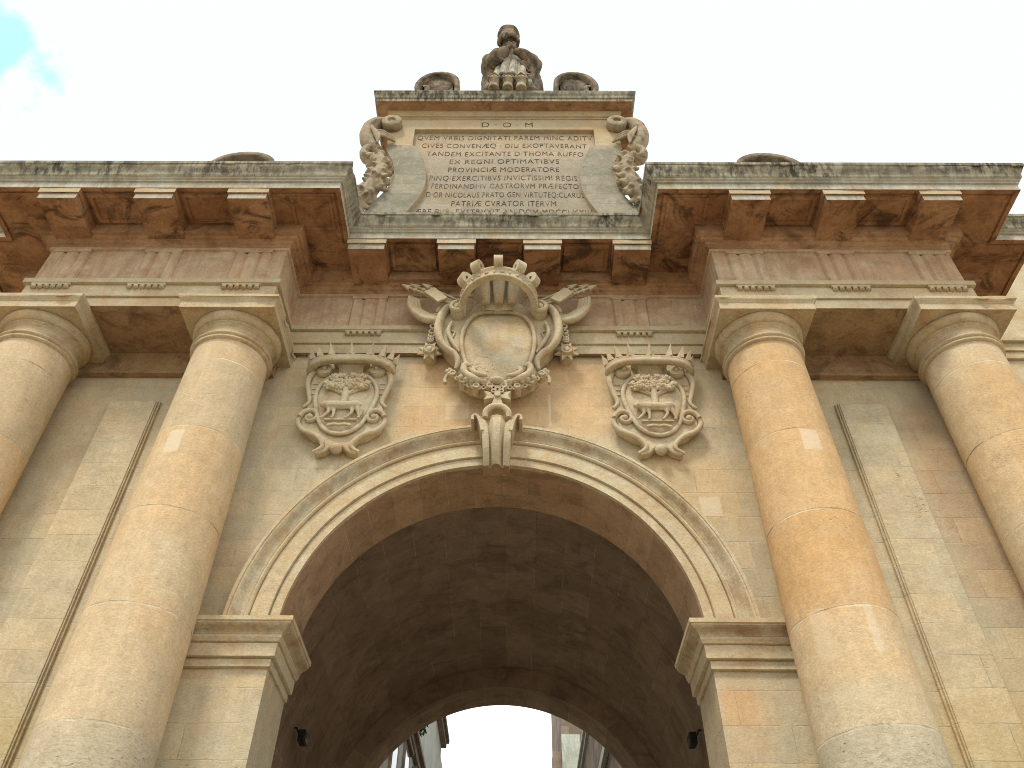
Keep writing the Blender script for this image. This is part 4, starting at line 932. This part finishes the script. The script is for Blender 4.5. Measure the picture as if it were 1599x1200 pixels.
# maltese cross pendants
def maltese(c, r, y0, y1, name):
    b = MB()
    for k in range(4):
        a = PI/2*k; q = lambda u, v: (c[0]+(u*math.cos(a)-v*math.sin(a)), c[1]+(u*math.sin(a)+v*math.cos(a)))
        b.poly([q(.02, -.035), q(r, -.45*r), q(r*.78, 0), q(r, .45*r), q(.02, .035)], y0, y1)
    b.tube([(c[0], y1, c[1]), (c[0], y0-.03, c[1])], .04, 12)
    b.build(name, 'carve', ra, .006)
maltese((.012, 8.71), .17, -.36, -.18, 'cross_pendant')
b = MB()
for (x, z) in ((-.05, 8.86), (.05, 8.86), (-.05, 8.80), (.05, 8.80), (0, 8.83), (0, 8.77)): b.tube([(x+.012+.025*math.cos(2*PI*i/10), -.37, z-.03+.025*math.sin(2*PI*i/10)) for i in range(11)], .010, 6, cap=False)
b.box(-.06, .085, -.36, -.1, 8.73, 8.88); b.build('pendant_knot', 'carve', ra)
b = MB(); b.tube(catmull([(-.13, -.36, 8.33), (-.125, -.37, 8.42), (-.06, -.38, 8.49), (.012, -.38, 8.51), (.085, -.38, 8.49), (.15, -.37, 8.42), (.155, -.36, 8.33)], 4), [.035, .04, .038, .035, .038, .04, .035], 9); b.build('fleece_ring', 'carve', ra)

# ================================================================ floodlights inside the passage
for s, lab in ((-1, 'small black floodlight fixed high on the left side of the dark vault'), (1, 'small black floodlight fixed high on the right side of the dark vault')):
    f = thing('floodlight', lab, 'floodlight', (s*2.88, 3.95, 6.2), 'floodlights inside the passage')
    b = MB(); xx = s*2.78; b.box(min(xx, xx-s*.10), max(xx, xx-s*.10), 3.84, 4.06, 6.08, 6.24); b.build('lamp_body', 'metal', f, .01)
    b = MB(); b.box(min(xx-s*.101, xx-s*.106), max(xx-s*.101, xx-s*.106), 3.86, 4.04, 6.095, 6.225); b.build('lamp_glass', 'glass', f)
    b = MB(); b.tube([(s*2.92, 3.95, 6.30), (s*2.84, 3.95, 6.30), (s*2.80, 3.95, 6.22)], .012, 6); b.build('bracket', 'metal', f)

# ================================================================ flanking walls
for s, lab in ((-1, 'pale flanking wall with mouldings beyond the left end of the gate'), (1, 'pale flanking wall with mouldings beyond the right end of the gate')):
    f = thing('flanking_wall', lab, 'wall', (s*10, 1.3, 0), 'walls flanking the gate')
    x0, x1 = sorted((s*6.81, s*16)); b = MB(); b.box(x0, x1, 1.3, 3, 0, 14.2); b.build('wall_face', 'trim', f)
    b = MB(); b.box(x0, x1, 1.22, 1.298, 11.25, 11.5); b.box(x0, x1, 1.16, 1.219, 11.42, 11.5); b.box(x0, x1, 1.25, 1.298, 11.1, 11.249); b.build('string_course', 'archi', f, .008)
    b = MB(); b.box(x0, x1, 1.0, 3.1, 14.2, 14.5); b.build('coping', 'crown', f, .01)

# ================================================================ street beyond the arch
h = thing('palazzo', 'pale tall house with cornice bands on the left seen through the arch', 'house', (-7, 25, 0))
b = MB(); b.box(-11, -3.4, 11, 34, 0, 17.4); b.box(-11, -3.55, 34.01, 46, 0, 17.6); b.build('wall', 'back1', h)
b = MB(); b.box(-11, -3.15, 10.9, 34.1, 17.4, 17.65); b.box(-11, -3.02, 10.8, 34.2, 17.651, 17.85); b.build('roof_cornice', 'back2', h, .01)
b = MB(); b.box(-3.398, -3.25, 11, 34, 12.7, 13.0); b.box(-3.398, -3.12, 11, 34, 13.001, 13.16); b.box(-3.398, -3.3, 11, 34, 9.4, 9.5); b.build('string_course', 'back2', h, .01)
for y in (14.5, 17.5, 20.5, 23.5, 26.5, 29.5):
    b = MB(); b.box(-3.42, -3.33, y-.75, y+.75, 10.0, 12.3); b.box(-3.42, -3.22, y-.9, y+.9, 12.301, 12.45); wn_ = keepbase(b.build('window_frame', 'back2', h, .01), h)
    b = MB(); b.box(-3.34, -3.325, y-.5, y+.5, 10.1, 12.1); b.build('pane', 'glass', wn_)
random.seed(9)
pt = thing('wall_plant', 'green plant growing out of the pale house wall beyond the arch', 'plant', (-3.3, 21.5, 13.3))
b = MB()
for i in range(160):
    c = Vector((-3.15+random.uniform(-.1, .15), 22.0+random.gauss(0, .5), 13.5+abs(random.gauss(0, .6)))); a = Vector((random.uniform(-1, 1), random.uniform(-1, 1), random.uniform(-1, 1))).normalized()*.12; d = a.cross(Vector((.3, .5, .8))).normalized()*.05
    b.add([c-a, c+d, c+a, c-d], [(0, 1, 2, 3)])
b.build('foliage', 'leafgreen', pt)
b = MB(); b.tube([(-3.38, 22, 13.17), (-3.2, 22, 13.5), (-3.15, 22.1, 14.2)], [.03, .025, .01], 6); b.build('stem', 'back2', pt)
h = thing('stone_house', 'dark stone house with a projecting cornice on the right seen through the arch', 'house', (6, 20, 0))
b = MB(); b.box(3.15, 11, 11, 30, 0, 14.6); b.build('wall', 'back2', h)
b = MB(); b.box(3.05, 11, 10.9, 30.1, 14.6, 14.8); b.box(2.95, 11, 10.8, 30.2, 14.801, 14.95); b.box(3.0, 3.149, 11, 30, 11.4, 11.7); b.build('roof_cornice', 'back1', h, .01)
h = thing('tower_house', 'tall narrow brown stone house at the far right end of the street', 'house', (5, 34, 0))
b = MB(); b.box(2.35, 9, 30.3, 40, 0, 24); b.build('wall', 'back2', h)
b = MB(); b.box(2.36, 3.2, 30.22, 30.298, 12, 16.6); b.build('render_patch', 'back1', h)
b = MB(); b.box(1.95, 2.349, 30.4, 31.4, 0, 15.9); b.build('side_turret', 'back2', h, .01)
print('objects', len(bpy.data.objects))
